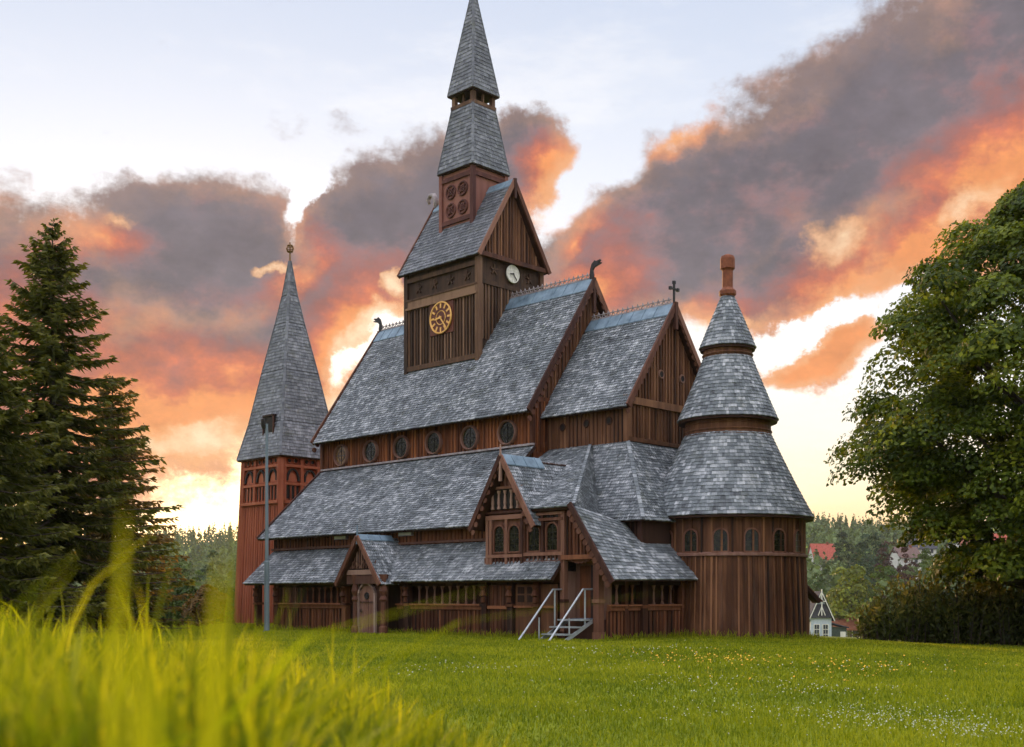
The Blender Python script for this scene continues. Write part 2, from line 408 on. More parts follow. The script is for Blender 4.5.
for v in (-1.05, 1.25):
    for q in range(5):
        t = PI/2+q*2*PI/5; m.beam((a+.03, v, 16.2), (a+.03, v+.25*math.cos(t), 16.2+.25*math.sin(t)), .08, .05, up=(1, 0, 0), tone=.2)
part(m, 'tower_wall', M['wood_grey'])
m = MB(); tsl = (20.4-16.65)/2.3
for s in (1, -1): roof_poly(m, [(-2.68, -2.3*s, 16.65), (2.72, -2.3*s, 16.65), (2.66, 0, 20.4), (-2.66, 0, 20.4)], e=.2)
troof = part(m, 'tower_roof', [M['shingle_spire'], M['wood_dark']])
m = MB(); cap_pair(m, (-2.64, 0, 20.4), (2.68, 0, 20.4), (0, 1, 0), tsl, .22); part(m, 'ridge_cap', M['cap'], troof)
m = MB()
for s in (-1, 1): m.beam((-2.7, 0, 20.38), (-2.72, s*2.3, 16.6), .08, .2, up=(0, s*.85, .5))
part(m, 'bargeboard', M['trim'], troof); m = MB()
for s in (-1, 1): m.beam((2.7, 0, 20.38), (2.76, s*2.3, 16.6), .08, .2, up=(0, s*.85, .5))
m.beam((2.62, -2.2, 16.72), (2.62, 2.2, 16.72), .16, .2); m.beam((2.72, 0, 20.5), (2.72, 0, 19.6), .12, .14)
part(m, 'bargeboard', M['trim'], troof)
m = MB(); m.prism([(2.36, -2.05, 16.7), (2.36, 2.05, 16.7), (2.36, 0, 20.2)], (.1, 0, 0)); m.prism([(-2.46, -2.05, 16.7), (-2.46, 2.05, 16.7), (-2.46, 0, 20.2)], (.1, 0, 0))
planks(m, (2.46, -2.0), (2.46, 2.0), lambda f: 16.7+3.35*(1-abs(2*f-1)), 16.7, (1, 0), .19, .06, .05)
part(m, 'tower_gable', M['wood_gable'])
m = MB(); out = [(Vector((-2.6, 0, 20.35)), .12), (Vector((-2.62, 0, 20.75)), .14), (Vector((-2.8, 0, 21.05)), .13), (Vector((-3.05, 0, 21.1)), .11), (Vector((-3.2, 0, 20.9)), .1), (Vector((-3.12, 0, 20.72)), .07)]
m.tube([p for p, r in out], [r for p, r in out], 8); part(m, 'carved_head', M['crest'], troof, smooth=True)
# clocks
def clock(c, ax, r, face, ringm, handm, name):
    ax = Vector(ax).normalized(); side = Vector((0, 0, 1)).cross(ax).normalized(); c = Vector(c); up = Vector((0, 0, 1))
    m = MB(); m.disc(c, ax, r*.98, 40, .04, 0); m.ring(c+ax*.05, ax, r*.95, r*.06, 40, 6, m=1); m.ring(c+ax*.045, ax, r*.42, r*.03, 30, 5, m=1)
    for k in range(12):
        t = PI/2-k*PI/6; d = side*math.cos(t)+up*math.sin(t)
        m.beam(c+ax*.05+d*r*.6, c+ax*.05+d*r*.9, r*.12, .02, up=ax, m=1)
    o = part(m, name, [face, ringm])
    m = MB()
    for t, L, w in ((R(-52), .86, .09), (R(188), .5, .11)):
        d = side*math.cos(t)+up*math.sin(t); m.beam(c+ax*.085-d*r*.12, c+ax*.085+d*r*L, r*w, .02, up=ax)
    m.disc(c+ax*.075, ax, r*.08, 12, .03); part(m, 'clock_hands', handm, o)
m = MB(); m.box(-.74, .86, -2.08, -2.0, 13.52, 14.98); part(m, 'clock_board', M['clock_dark'])
clock((.06, -2.085, 14.26), (0, -1, 0), .74, M['clock_dark'], M['gold'], M['gold'], 'clock')
clock((2.5, .05, 16.2), (1, 0, 0), .41, M['white'], M['white'], M['black'], 'clock')
# turret and spire
m = MB(); t_ = 1.05
m.box(-t_, t_, -t_, t_, 18.2, 21.5)
for (u, v) in ((-t_, -t_), (t_, -t_), (t_, t_), (-t_, t_)): m.beam((u, v, 18.2), (u, v, 21.5), .2, .2)
for z in (18.95, 20.95):
    for (p, q) in (((-t_, -t_-.04), (t_, -t_-.04)), ((t_+.04, -t_), (t_+.04, t_))): m.beam((*p, z), (*q, z), .1, .2)
for (cx, cz) in ((-.4, 20.35), (.4, 20.35), (-.4, 19.5), (.4, 19.5)):      # carved knot panel
    m.ring((cx, -t_-.03, cz), (0, 1, 0), .3, .05, 20, 6, tone=.1); m.ring((cx, -t_-.03, cz), (0, 1, 0), .13, .04, 14, 6, tone=.1)
    for q in range(4):
        t = PI/4+q*PI/2; m.beam((cx, -t_-.04, cz), (cx+.3*math.cos(t), -t_-.04, cz+.3*math.sin(t)), .06, .05, up=(0, 1, 0), tone=.1)
part(m, 'turret', M['turret'])
def pyr_roof(mb, r0, z0, r1, z1, e=.19, flare=0.0):
    for k in range(4):
        a = R(90*k); rot = Matrix.Rotation(a, 3, 'Z')
        bl, br = rot @ Vector((-r0, -r0, z0)), rot @ Vector((r0, -r0, z0)); tl, tr = rot @ Vector((-r1, -r1, z1)), rot @ Vector((r1, -r1, z1))
        quad_roof(mb, bl, br, tr, tl, e); hip_cap(mb, bl, tl, .12)
    mb.box(-r0+.04, r0-.04, -r0+.04, r0-.04, z0-.05, z0+.02, 1)
m = MB(); pyr_roof(m, 1.2, 21.3, .72, 24.35); part(m, 'lower_spire', [M['shingle_spire'], M['wood_dark']])
m = MB(); m.box(-.76, .76, -.76, .76, 24.33, 24.5)
m.box(-.35, .35, -.35, .35, 24.5, 25.2, 1)
for (u, v) in ((-.62, -.62), (.62, -.62), (.62, .62), (-.62, .62), (0, -.62), (.62, 0), (0, .62), (-.62, 0)):
    m.beam((u, v, 24.5), (u, v, 25.1), .2 if u and v else .1, .2 if u and v else .1)
part(m, 'lantern', [M['wood_grey'], M['recess']])
m = MB(); pyr_roof(m, .86, 24.98, .06, 29.9); part(m, 'upper_spire', [M['shingle_spire'], M['wood_dark']])

# --- chancel
m = MB()
for s in (1, -1): roof_poly(m, [(7.2, -3.15*s, 8.8), (11.75, -3.15*s, 8.8), (11.6, 0, 13.2), (7.2, 0, 13.2)])
cr = part(m, 'chancel_roof', RM); csl = 4.4/3.15
m = MB(); cap_pair(m, (7.25, 0, 13.2), (11.62, 0, 13.2), (0, 1, 0), csl, .4); part(m, 'ridge_cap', M['cap'], cr)
m = MB(); crest_row(m, (7.3, 0, 13.26), (11.5, 0, 13.26), .22, .26, .03); part(m, 'ridge_crest', M['crest'], cr)
m = MB()
for s in (-1, 1):
    m.beam((11.68, 0, 13.18), (11.78, s*3.14, 8.8), .09, .22, up=(0, s*.81, .58))
    for k in range(18):
        f = (k+.5)/18; m.disc((11.66, s*(.15+2.95*f), 12.98-4.35*f-.14), (1, 0, 0), .1, 8, .05)
m.beam((11.7, 0, 13.3), (11.7, 0, 12.2), .16, .14); part(m, 'bargeboard', M['trim'], cr)
m = MB(); m.beam((11.62, 0, 13.2), (11.62, 0, 14.1), .07, .07); m.beam((11.62, -.24, 13.84), (11.62, .24, 13.84), .07, .07)
for p in ((11.62, -.24, 13.84), (11.62, .24, 13.84), (11.62, 0, 14.1)): m.box(p[0]-.05, p[0]+.05, p[1]-.06, p[1]+.06, p[2]-.06, p[2]+.06)
part(m, 'roof_cross', M['black'], cr)
m = MB(); m.box(7.25, 11.42, -2.75, 2.75, 3.0, 9.25)
planks(m, (7.4, -2.75), (11.42, -2.75), 9.2, 7.4, (0, -1), .21); planks(m, (11.42, -2.75), (11.42, 2.75), 8.95, 7.4, (1, 0), .19, .06, .05)
m.prism([(11.3, -2.75, 9.2), (11.3, 2.75, 9.2), (11.3, 0, 13.05)], (.12, 0, 0))
planks(m, (11.42, -2.6), (11.42, 2.6), lambda f: 9.3+3.6*(1-abs(2*f-1)), 9.2, (1, 0), .19, .06, .05)
m.beam((11.48, -2.8, 9.1), (11.48, 2.8, 9.1), .13, .28); m.beam((11.42, -2.75, 7.5), (11.42, -2.75, 9.3), .2, .2)
m.beam((11.48, -2.75, 7.6), (11.48, 2.75, 7.6), .1, .16)
part(m, 'chancel_wall', M['wood_gable'])
for c in ((8.13, 8.36), (9.39, 8.38), (10.55, 8.38)):
    m = MB(); m.ring((c[0], -2.79, c[1]), (0, 1, 0), .13, .035, 14, 6); m.disc((c[0], -2.8, c[1]), (0, 1, 0), .12, 12, .04, 1); part(m, 'vent_hole', [M['wood_dark'], M['recess']])
for v in (-.65, .75):
    m = MB(); m.ring((11.47, v, 10.35), (1, 0, 0), .15, .045, 14, 6); m.disc((11.46, v, 10.35), (1, 0, 0), .14, 12, .03, 1); part(m, 'vent_hole', [M['wood_light'], M['recess']])
m = MB()
roof_poly(m, [(9.2, -4.8, 4.3), (13.8, -4.8, 4.3), (11.45, -2.75, 7.5), (9.2, -2.75, 7.5)])
roof_poly(m, [(13.8, -4.8, 4.3), (13.8, 4.8, 4.3), (11.45, 2.75, 7.5), (11.45, -2.75, 7.5)])
hip_cap(m, (13.8, -4.8, 4.3), (11.45, -2.75, 7.5), .14)
part(m, 'ambulatory_roof', RM)
m = MB(); m.box(7.3, 13.4, -4.4, 4.4, 0, 4.6)
planks(m, (11.2, -4.4), (13.4, -4.4), 4.5, 3.3, (0, -1), .22); planks(m, (13.4, -4.4), (13.4, -2.4), 4.5, 3.3, (1, 0), .22)
m.beam((13.42, -4.42, 0), (13.42, -4.42, 4.5), .2, .2); part(m, 'ambulatory_wall', M['wood_dark'])

# --- aisle and gallery (south side) and plain north side
m = MB()
roof_poly(m, [(-6.95, -7.25, 4.22), (8.4, -7.25, 4.22), (9.3, -5.6, 5.763), (7.35, -5.6, 5.763), (7.35, -3.6, 7.63), (-6.9, -3.6, 7.63)])
roof_poly(m, [(-6.95, 7.25, 4.22), (9.0, 7.25, 4.22), (9.0, 3.6, 7.63), (-6.9, 3.6, 7.63)], e=.3)
part(m, 'aisle_roof', RM)
m = MB(); m.beam((-6.97, -7.28, 4.2), (-6.93, -3.6, 7.64), .07, .2); part(m, 'verge_board', M['trim'])
m = MB(); m.box(-6.5, 8.6, -6.7, 6.7, 0, 4.5); planks(m, (-6.5, -6.7), (8.6, -6.7), 4.4, 3.3, (0, -1), .22)
aw_ = part(m, 'aisle_wall', M['wood_red']); m = MB(); m.beam((-6.55, -6.76, 3.7), (8.5, -6.76, 3.7), .1, .09); part(m, 'flashing', M['wood_light'], aw_)
for u in (-1.25, 3.1):
    m = MB(); m.box(u-.42, u+.42, -6.86, -6.72, 4.0, 4.22); m.box(u-.38, u+.38, -6.87, -6.84, 4.03, 4.19, 1); part(m, 'eave_vent', [M['crest'], M['white']])
m = MB(); roof_poly(m, [(-6.75, -8.2, 2.12), (12.45, -8.2, 2.12), (12.2, -6.72, 3.62), (-6.5, -6.72, 3.62)])
part(m, 'gallery_roof', RM)
m = MB(); yg = -7.75
def bay(m, p, q, nrm, lights, z_low=.02):
    """low boarded panel, sill rail, then an opening with turned balusters up to the wall plate"""
    p = Vector((*p, 0)); q = Vector((*q, 0)); n = Vector((*nrm, 0)); d = (q-p).normalized(); L = (q-p).length
    ctr = (p+q)/2
    m.beam(p-n*.06+Vector((0, 0, .5)), q-n*.06+Vector((0, 0, .5)), .1, 1.04)
    planks(m, (p.x, p.y), (q.x, q.y), 1.0, z_low, nrm, .21, .05, .04)
    m.beam(p+Vector((0, 0, 1.1)), q+Vector((0, 0, 1.1)), .16, .14, tone=.8); m.beam(p+n*.04+Vector((0, 0, 1.21)), q+n*.04+Vector((0, 0, 1.21)), .24, .06, tone=1)
    m.beam(p+Vector((0, 0, 2.02)), q+Vector((0, 0, 2.02)), .14, .2, tone=0)
    k = max(2, int(L/.42))
    for i in range(1, k):
        c = p+d*(L*i/k); z = Vector((0, 0, 1))
        m.tube([c+z*1.24, c+z*1.36, c+z*1.45, c+z*1.75, c+z*1.84, c+z*1.93], [.075, .04, .055, .03, .06, .08], 8, 1 if lights else 0, .25 if lights else .6)
bay(m, (-4.55, yg), (.2, yg), (0, -1), False)
bay(m, (4.6, yg), (8.6, yg), (0, -1), True)
bay(m, (3.75, yg), (4.15, yg), (0, -1), False)
m.box(8.95, 9.95, yg, yg+.08, 0, 1.95); planks(m, (8.95, yg), (9.95, yg), 1.9, 0, (0, -1), .2); m.beam((8.95, yg-.06, 1.12), (9.95, yg-.06, 1.12), .12, .12, tone=1)
m.box(10.3, 12.3, yg, yg+.08, 0, 1.95, 2, .5)
m.beam((10.3, yg-.05, 1.15), (12.3, yg-.05, 1.15), .1, .08, tone=1)
for u in (10.42, 10.9):
    for z in (1.32, 1.62): m.box(u, u+.32, yg-.02, yg+.02, z, z+.24, 0, 0)
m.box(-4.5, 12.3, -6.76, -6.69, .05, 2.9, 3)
part(m, 'gallery_wall', [M['wood_red'], M['wood_light'], M['wood_gable'], M['wood_dark']])
for u in (-6.2, -4.6, .35, 4.38, 8.78, 10.12, 11.42):
    m = MB(); m.beam((u, yg, 0), (u, yg, 2.1), .26, .26); m.beam((u, yg, 0), (u, yg, .25), .36, .36); m.beam((u, yg, 1.15), (u, yg, 1.25), .36, .36)
    m.tube([(u, yg-.16, 1.3), (u, yg-.16, 1.5), (u, yg-.16, 1.55), (u, yg-.16, 1.75), (u, yg-.16, 1.9)], [.1, .08, .15, .08, .15], 8)
    part(m, 'gallery_post', M['wood_red'])

# --- small gabled porch with the arched door
px0, pz = 2.42, 3.93; m = MB()
roof_poly(m, [(px0, -8.75, pz), (px0, -6.0, pz), (px0+1.42, -6.0, 2.02), (px0+1.42, -8.75, 2.02)], e=.155)
roof_poly(m, [(px0, -8.75, pz), (px0, -6.0, pz), (px0-1.42, -6.0, 2.02), (px0-1.42, -8.75, 2.02)], e=.155)
pr = part(m, 'porch_roof', RM)
m = MB(); cap_pair(m, (px0, -8.77, pz), (px0, -7.0, pz), (1, 0, 0), 1.35, .17); part(m, 'ridge_cap', M['cap'], pr)
m = MB()
for s in (-1, 1): m.beam((px0, -8.8, pz+.0), (px0+s*1.42, -8.8, 1.98), .08, .18, up=(s*.82, 0, .57))
part(m, 'bargeboard', M['trim'], pr)
m = MB(); m.beam((px0, -8.78, pz-.3), (px0, -8.78, pz+.45), .08, .08, w2=.03, h2=.03); part(m, 'finial', M['cap'], pr)
m = MB(); m.prism([(px0-.95, -8.5, 2.62), (px0+.95, -8.5, 2.62), (px0, -8.5, 3.78)], (0, .06, 0), 1)
for k in range(-5, 6):
    h = (1-abs(k)/6.2)*1.02
    m.beam((px0+k*.15, -8.54, 2.65), (px0+k*.15, -8.54, 2.65+h), .05, .05)
for k in range(-4, 5): m.beam((px0+k*.2-.1, -8.56, 2.66), (px0+k*.2+.12, -8.56, 2.95), .04, .03, up=(0, 1, 0))
m.beam((px0-.92, -8.52, 2.5), (px0+.92, -8.52, 2.5), .16, .2, tone=1); m.beam((px0-.95, -8.52, 2.2), (px0+.95, -8.52, 2.2), .12, .34, tone=0)
part(m, 'porch_gable', [M['wood_light'], M['recess']])
for u in (px0-.47, px0+1.3):
    m = MB(); y = -8.5
    m.tube([(u, y, 0), (u, y, .3), (u, y, .35), (u, y, 1.3), (u, y, 1.4), (u, y, 1.55), (u, y, 1.75), (u, y, 2.0), (u, y, 2.4)], [.17, .17, .11, .1, .16, .1, .17, .1, .16], 10)
    part(m, 'porch_post', M['trim'])
m = MB(); m.box(px0-.6, px0+1.3, -8.34, -8.24, 0, 2.4); part(m, 'porch_wall', M['wood_dark'])
m = MB(); m.prism([(a, -8.36, b) for a, b in arch_pts(2.15, 3.1, 0, 1.98)], (0, -.07, 0))
planks(m, (2.2, -8.43), (3.05, -8.43), 1.4, .02, (0, -1), .16, .015, .02)
door = part(m, 'door', M['wood_light'])
m = MB(); o = arch_pts(2.1, 3.15, 0, 2.05, 12)
for (A, B), (C, D) in zip(o[1:-1], o[2:]): m.beam((A, -8.44, B), (C, -8.44, D), .08, .12, up=(0, 1, 0))
m.beam((2.1, -8.44, 0), (2.1, -8.44, 1.53), .1, .12); part(m, 'door_frame', M['frame_pink'], door)
m = MB(); m.ring((2.62, -8.45, 1.55), (0, 1, 0), .12, .03, 14, 6); m.disc((2.62, -8.45, 1.55), (0, 1, 0), .1, 12, .02); part(m, 'door_window', M['black'], door)
m = MB(); m.beam((2.2, -8.45, 1.3), (3.05, -8.45, 1.3), .05, .02); m.ring((2.28, -8.48, .95), (0, 1, 0), .05, .015, 10, 5); part(m, 'handle', M['black'], door)

# --- side bay with the gabled dormer
yt = -7.5
m = MB()
roof_poly(m, [(7.42, -2.75, 7.5), (9.6, -2.75, 7.5), (13.15, -7.8, 4.65), (11.0, -7.8, 4.65), (10.4, -6.2, 5.554), (9.65, -5.3, 6.062), (9.3, -5.65, 5.864), (7.42, -5.65, 5.864)])
hip_cap(m, (13.15, -7.82, 4.65), (9.65, -2.85, 7.48), .11)
part(m, 'bay_roof', RM)
m = MB(); zr = 6.6; uc = 9.78
roof_poly(m, [(uc, -7.95, zr), (uc, -3.9, zr), (uc+1.62, -5.6, 4.05), (uc+1.62, -7.95, 4.05)], e=.155)
roof_poly(m, [(uc, -7.95, zr), (uc, -3.9, zr), (uc-1.62, -6.9, 4.05), (uc-1.62, -7.95, 4.05)], e=.155)
dr = part(m, 'dormer_roof', RM)
m = MB(); cap_pair(m, (uc, -7.97, zr), (uc, -5.9, zr), (1, 0, 0), 1.53, .26); part(m, 'ridge_cap', M['cap'], dr)
m = MB()
for s in (-1, 1):
    m.beam((uc, -8.0, zr+.02), (uc+s*1.64, -8.0, 3.98), .08, .18, up=(s*.84, 0, .55))
    for k in range(9):
        f = (k+.5)/9; m.disc((uc+s*(.1+1.45*f), -8.0, zr-.25-2.6*f), (0, 1, 0), .1, 8, .05)
part(m, 'bargeboard', M['trim'], dr)
m = MB(); m.beam((uc, -8.0, zr-.9), (uc, -8.0, zr+.45), .1, .1, w2=.04, h2=.04); part(m, 'finial', M['wood_light'], dr)
m = MB(); m.box(8.66, 12.5, yt, yt+.14, 2.0, 4.62)
m.prism([(8.7, yt-.02, 4.5), (10.85, yt-.02, 4.5), (uc, yt-.02, 6.3)], (0, .1, 0))
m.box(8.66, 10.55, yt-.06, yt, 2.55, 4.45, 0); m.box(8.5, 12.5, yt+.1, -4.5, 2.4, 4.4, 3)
for z, h, t in ((4.42, .16, 1), (4.6, .08, 0), (3.0, .12, 1), (2.62, .12, .4)): m.beam((8.66, yt-.11, z), (10.55, yt-.11, z), .12, h, tone=t)
for u in (8.72, 8.9, 9.71, 10.5): m.beam((u, yt-.1, 2.6), (u, yt-.1, 4.5), .12, .12)
for k in range(11): m.beam((8.6+k*.185, yt-.11, 2.66), (8.6+k*.185, yt-.11, 2.95), .06, .05)
for z, h, t in ((4.45, .1, 1), (4.25, .1, .6), (3.03, .12, 1), (2.75, .1, .5)): m.beam((10.5, yt-.06, z), (12.45, yt-.06, z), .12, h, tone=t)
for k in range(9): m.beam((10.6+k*.21, yt-.04, 2.8), (10.6+k*.21, yt-.04, 2.98), .08, .05, m=1); m.disc((10.65+k*.21, yt-.05, 4.35), (0, 1, 0), .07, 8, .04, 3)
for u in (10.55, 11.46, 12.3): m.beam((u, yt-.05, 2.6), (u, yt-.05, 4.5), .11, .11)
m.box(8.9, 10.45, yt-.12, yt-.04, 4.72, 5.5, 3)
for k in range(5):
    u = 9.04+k*.32; z = Vector((u, yt-.14, 0)); m.tube([(u, yt-.16, 4.72), (u, yt-.16, 4.85), (u, yt-.16, 4.95), (u, yt-.16, 5.25), (u, yt-.16, 5.4)], [.07, .045, .06, .04, .08], 8, 1, 1)
m.beam((8.85, yt-.14, 5.5), (10.5, yt-.14, 5.5), .12, .1); planks(m, (8.9, yt-.02), (10.46, yt-.02), lambda f: 5.55+.75*(1-abs(2*f-1)), 5.5, (0, -1), .2)
part(m, 'bay_wall', [M['trim'], M['wood_light'], M['wood_red'], M['recess']])
for (a0, a1, off) in ((9.08, 9.58, -.06), (9.84, 10.36, -.06), (10.76, 11.3, 0), (11.66, 12.17, 0)):
    T = lambda x, o, z, off=off: Vector((x, yt+off-o, z))
    arched_window(T, church, a0, a1, 3.16, 4.1, .06, .08, 'arched_window', M['trim'])

# --- stair porch under the catslide roof
m = MB()
quad_roof(m, (13.15, -7.82, 4.65), (11.7, -4.75, 4.35), (9.66, -2.8, 7.45), (9.6, -2.8, 7.47))
quad_roof(m, (14.9, -7.82, 2.07), (14.88, -4.7, 2.1), (12.6, -4.42, 4.25), (13.15, -7.82, 4.65))
quad_roof(m, (14.88, -4.85, 2.1), (14.86, -2.95, 2.12), (13.35, -2.5, 3.62), (13.3, -4.75, 3.62))
part(m, 'catslide_roof', RM)
m = MB(); m.beam((13.02, -7.9, 4.72), (14.94, -7.9, 1.98), .08, .19, up=(.82, 0, .57))
for k in range(13):
    f = (k+.5)/13; m.disc((13.0+1.86*f-.06, -7.88, 4.5-2.65*f-.02), (0, 1, 0), .12, 8, .06)
part(m, 'bargeboard', M['trim'])
m = MB()
m.prism([(12.5, yt, 2.95), (13.95, yt, 2.95), (13.3, yt, 4.2), (13.0, yt, 4.55), (12.5, yt, 4.55)], (0, .1, 0))
planks(m, (12.6, yt), (13.9, yt), lambda f: 4.5-max(0, f-.35)*2.4, 2.95, (0, -1), .16, .05, .05)
m.beam((12.4, yt-.05, 2.88), (14.0, yt-.05, 2.88), .2, .16, tone=1)
for k in range(8): m.disc((12.7+k*.15, yt-.06, 2.76+.1*abs(k-3.5)/3.5-.03), (0, 1, 0), .1, 8, .06)
m.box(12.5, 14.05, -6.95, -6.85, .7, 3.0, 1); m.box(12.42, 12.5, yt, -6.2, .0, 3.0, 1); m.box(12.5, 14.05, yt, -6.2, .0, .72, 2)
m.box(12.72, 13.5, -6.99, -6.95, .74, 2.6, 3)
part(m, 'porch_front', [M['wood_red'], M['wood_light'], M['wood_dark'], M['wood_clere']])
for u, w, zt in ((12.42, .2, 4.5), (14.0, .26, 2.68)):
    m = MB(); m.beam((u, yt, 0), (u, yt, zt), w, w); m.beam((u, yt, 1.3), (u, yt, 1.42), w*1.25, w*1.25); m.beam((u, yt, 0), (u, yt, .3), w*1.2, w*1.2); part(m, 'porch_post', M['trim'])
m = MB(); xe = 14.2
def ebay(y0, y1, lights): bay(m, (xe, y0), (xe, y1), (1, 0), lights)
ebay(-7.2, -6.35, True); ebay(-6.3, -5.55, False); ebay(-5.2, -3.2, True)
m.box(13.4, 13.5, -7.2, -3, 0, 2.6, 2)
part(m, 'porch_side_wall', [M['wood_red'], M['wood_light'], M['wood_dark']])
for v in (-6.33, -5.36, -3.05):
    m = MB(); w = .3 if v == -5.36 else .18; m.beam((xe, v, 0), (xe, v, 2.3), w, w); m.beam((xe, v, 1.1), (xe, v, 1.22), w*1.25, w*1.25); part(m, 'porch_post', M['wood_red'])

# --- steps
st = MB()
for k, z in enumerate((.74, .5, .26)):
    v = -7.75-k*.4; st.box(12.65, 13.85, v-.36, v, z-.05, z)
for u in (12.68, 13.82): st.beam((u, -7.6, .68), (u, -9.05, .0), .05, .12)
steps = part(st, 'entrance_steps', M['steel'])
for u in (12.4, 13.78):
    m = MB(); m.tube([(u, -7.55, 1.76), (u, -8.05, 1.76), (u, -9.75, .05)], .034, 8); m.tube([(u, -7.95, .5), (u, -7.95, 1.76)], .03, 8); m.tube([(u, -8.75, .02), (u, -8.75, .8)], .025, 8); part(m, 'handrail', M['steel'], steps)
m = MB(); m.box(12.95, 13.75, -7.72, -7.1, .745, .765); part(m, 'door_mat', M['mat_blue'], steps)

# --- apse
ac = (14.16, 0, 0); m = MB(); N = 64
m.lathe([(3.04, -.6), (2.95, 1.6), (2.9, 3.0), (2.88, 3.06), (2.88, 4.7)], ac, N)
for i in range(96):
    t = 2*PI*i/96+random.uniform(-.008, .008); c, s = math.cos(t), math.sin(t); w = random.uniform(.04, .08)
    m.beam((ac[0]+3.06*c, 3.06*s, -.3), (ac[0]+2.92*c, 2.92*s, 2.98), w, .05, up=(c, s, 0))
    if i % 2 == 0: m.beam((ac[0]+2.9*c, 2.9*s, 3.1), (ac[0]+2.9*c, 2.9*s, 4.5), .07, .05, up=(c, s, 0))
aw = part(m, 'apse_wall', M['wood_apse'])
m = MB(); m.lathe([(2.88, 3.0), (3.0, 3.0), (3.0, 3.08), (2.88, 3.14)], ac, N); part(m, 'ledge', M['wood_light'], aw)
view = math.atan2(-.7, -.0)  # direction of the apse face turned to the lawn, in local axes
world_view = math.atan2(-44, -8.4); lv = world_view-ROT
for k in range(-3, 4):
    t = lv+R(22.0*k-4.5); c, s = math.cos(t), math.sin(t)
    T = lambda x, o, z, c=c, s=s: Vector((ac[0]+(2.89+o)*c-x*s, (2.89+o)*s+x*c, z))
    arched_window(T, church, -.25, .25, 3.17, 3.95, .06, .06, 'apse_window', M['trim'])
m = MB(); cone_roof(m, ac, 3.22, 4.48, 1.6, 7.75, .148, .025); part(m, 'apse_roof', RM)
m = MB(); m.lathe([(1.72, 7.55), (1.66, 7.7), (1.6, 8.4)], ac, 48)
m.ring((ac[0], 0, 7.8), (0, 0, 1), 1.64, .05, 48, 6); m.ring((ac[0], 0, 8.05), (0, 0, 1), 1.61, .05, 48, 6); part(m, 'apse_drum', M['wood_gable'])
m = MB(); cone_roof(m, ac, 1.9, 8.25, .88, 10.75, .145, .02); part(m, 'upper_apse_roof', RM)
m = MB(); m.lathe([(.93, 10.6), (.93, 11.2)], ac, 40); m.ring((ac[0], 0, 10.78), (0, 0, 1), .93, .05, 40, 6); part(m, 'apse_drum', M['wood_gable'])
m = MB(); cone_roof(m, ac, 1.06, 11.05, .2, 13.15, .15, 0, (.08, .15)); part(m, 'apse_cap_roof', RM)
m = MB(); m.lathe([(0, 13.05), (.26, 13.05), (.33, 13.14), (.33, 13.28), (.23, 13.38), (.205, 13.42), (.205, 14.05), (.23, 14.1), (.28, 14.14), (.28, 14.52), (.25, 14.62), (.1, 14.7), (0, 14.72)], ac, 12); part(m, 'chimney', M['chimney'])
m = MB(); roof_poly(m, [(16.2, 3.0, 1.35), (16.75, 2.55, 1.35), (16.2, 1.9, 2.25), (15.6, 2.4, 2.25)], e=.25); m.box(15.5, 16.2, 1.9, 2.6, 0, 1.4, 1); part(m, 'side_shed', [M['wood_red'], M['wood_dark']])
m = MB(); m.box(-6.6, 13.0, -6.8, 6.8, -.6, .12); part(m, 'plinth', M['stone'])
for u in (-6.5,):
    m = MB(); m.prism([(u, -6.7, 0), (u, 6.7, 0), (u, 6.7, 4.6), (u, 3.6, 7.5), (u, -3.6, 7.5), (u, -6.7, 4.6)], (.15, 0, 0)); part(m, 'west_wall', M['wood_red'])
m = MB(); m.prism([(13.5, -4.4, .05), (13.5, -4.4, 4.6), (13.5, -2.5, 4.6), (13.5, -2.5, .05)], (.05, 0, 0)); part(m, 'corner_wall', M['wood_dark'])

# ------------------------------------------------------------------ bell tower
YB = 65.0; bell = tag(empty('bell_tower', ((290-512)/F*YB, YB, 0), ROT), 'free standing red wooden bell tower with tall grey shingled spire, left of the church', 'tower')
m = MB(); hb, ht = 2.12, 1.78
cor = [(-1, -1), (1, -1), (1, 1), (-1, 1)]
m.add([(a*hb, b*hb, -.5) for a, b in cor]+[(a*ht, b*ht, 9.3) for a, b in cor], [(0, 1, 5, 4), (1, 2, 6, 5), (2, 3, 7, 6), (3, 0, 4, 7), (4, 5, 6, 7)], 0)
hz = lambda z: hb+(ht-hb)*(z+.5)/9.8
def face_pt(k, x, o, z):
    h = hz(z)+o; p = Vector((x*hz(z)/hz(6), -h, z)); return Matrix.Rotation(R(90*k), 3, 'Z') @ p
for k in (0, 1, 3):
    for i in range(17):
        x = -1.75+i*.22; m.beam(face_pt(k, x, .015, -.4), face_pt(k, x, .015, 6.4), .05, .04, up=face_pt(k, 0, 1, 3)-face_pt(k, 0, 0, 3))
for a, b in cor: m.beam((a*hb, b*hb, -.5), (a*ht, b*ht, 9.2), .28, .28)
bw = part(m, 'tower_wall', M['tower_red'], bell)
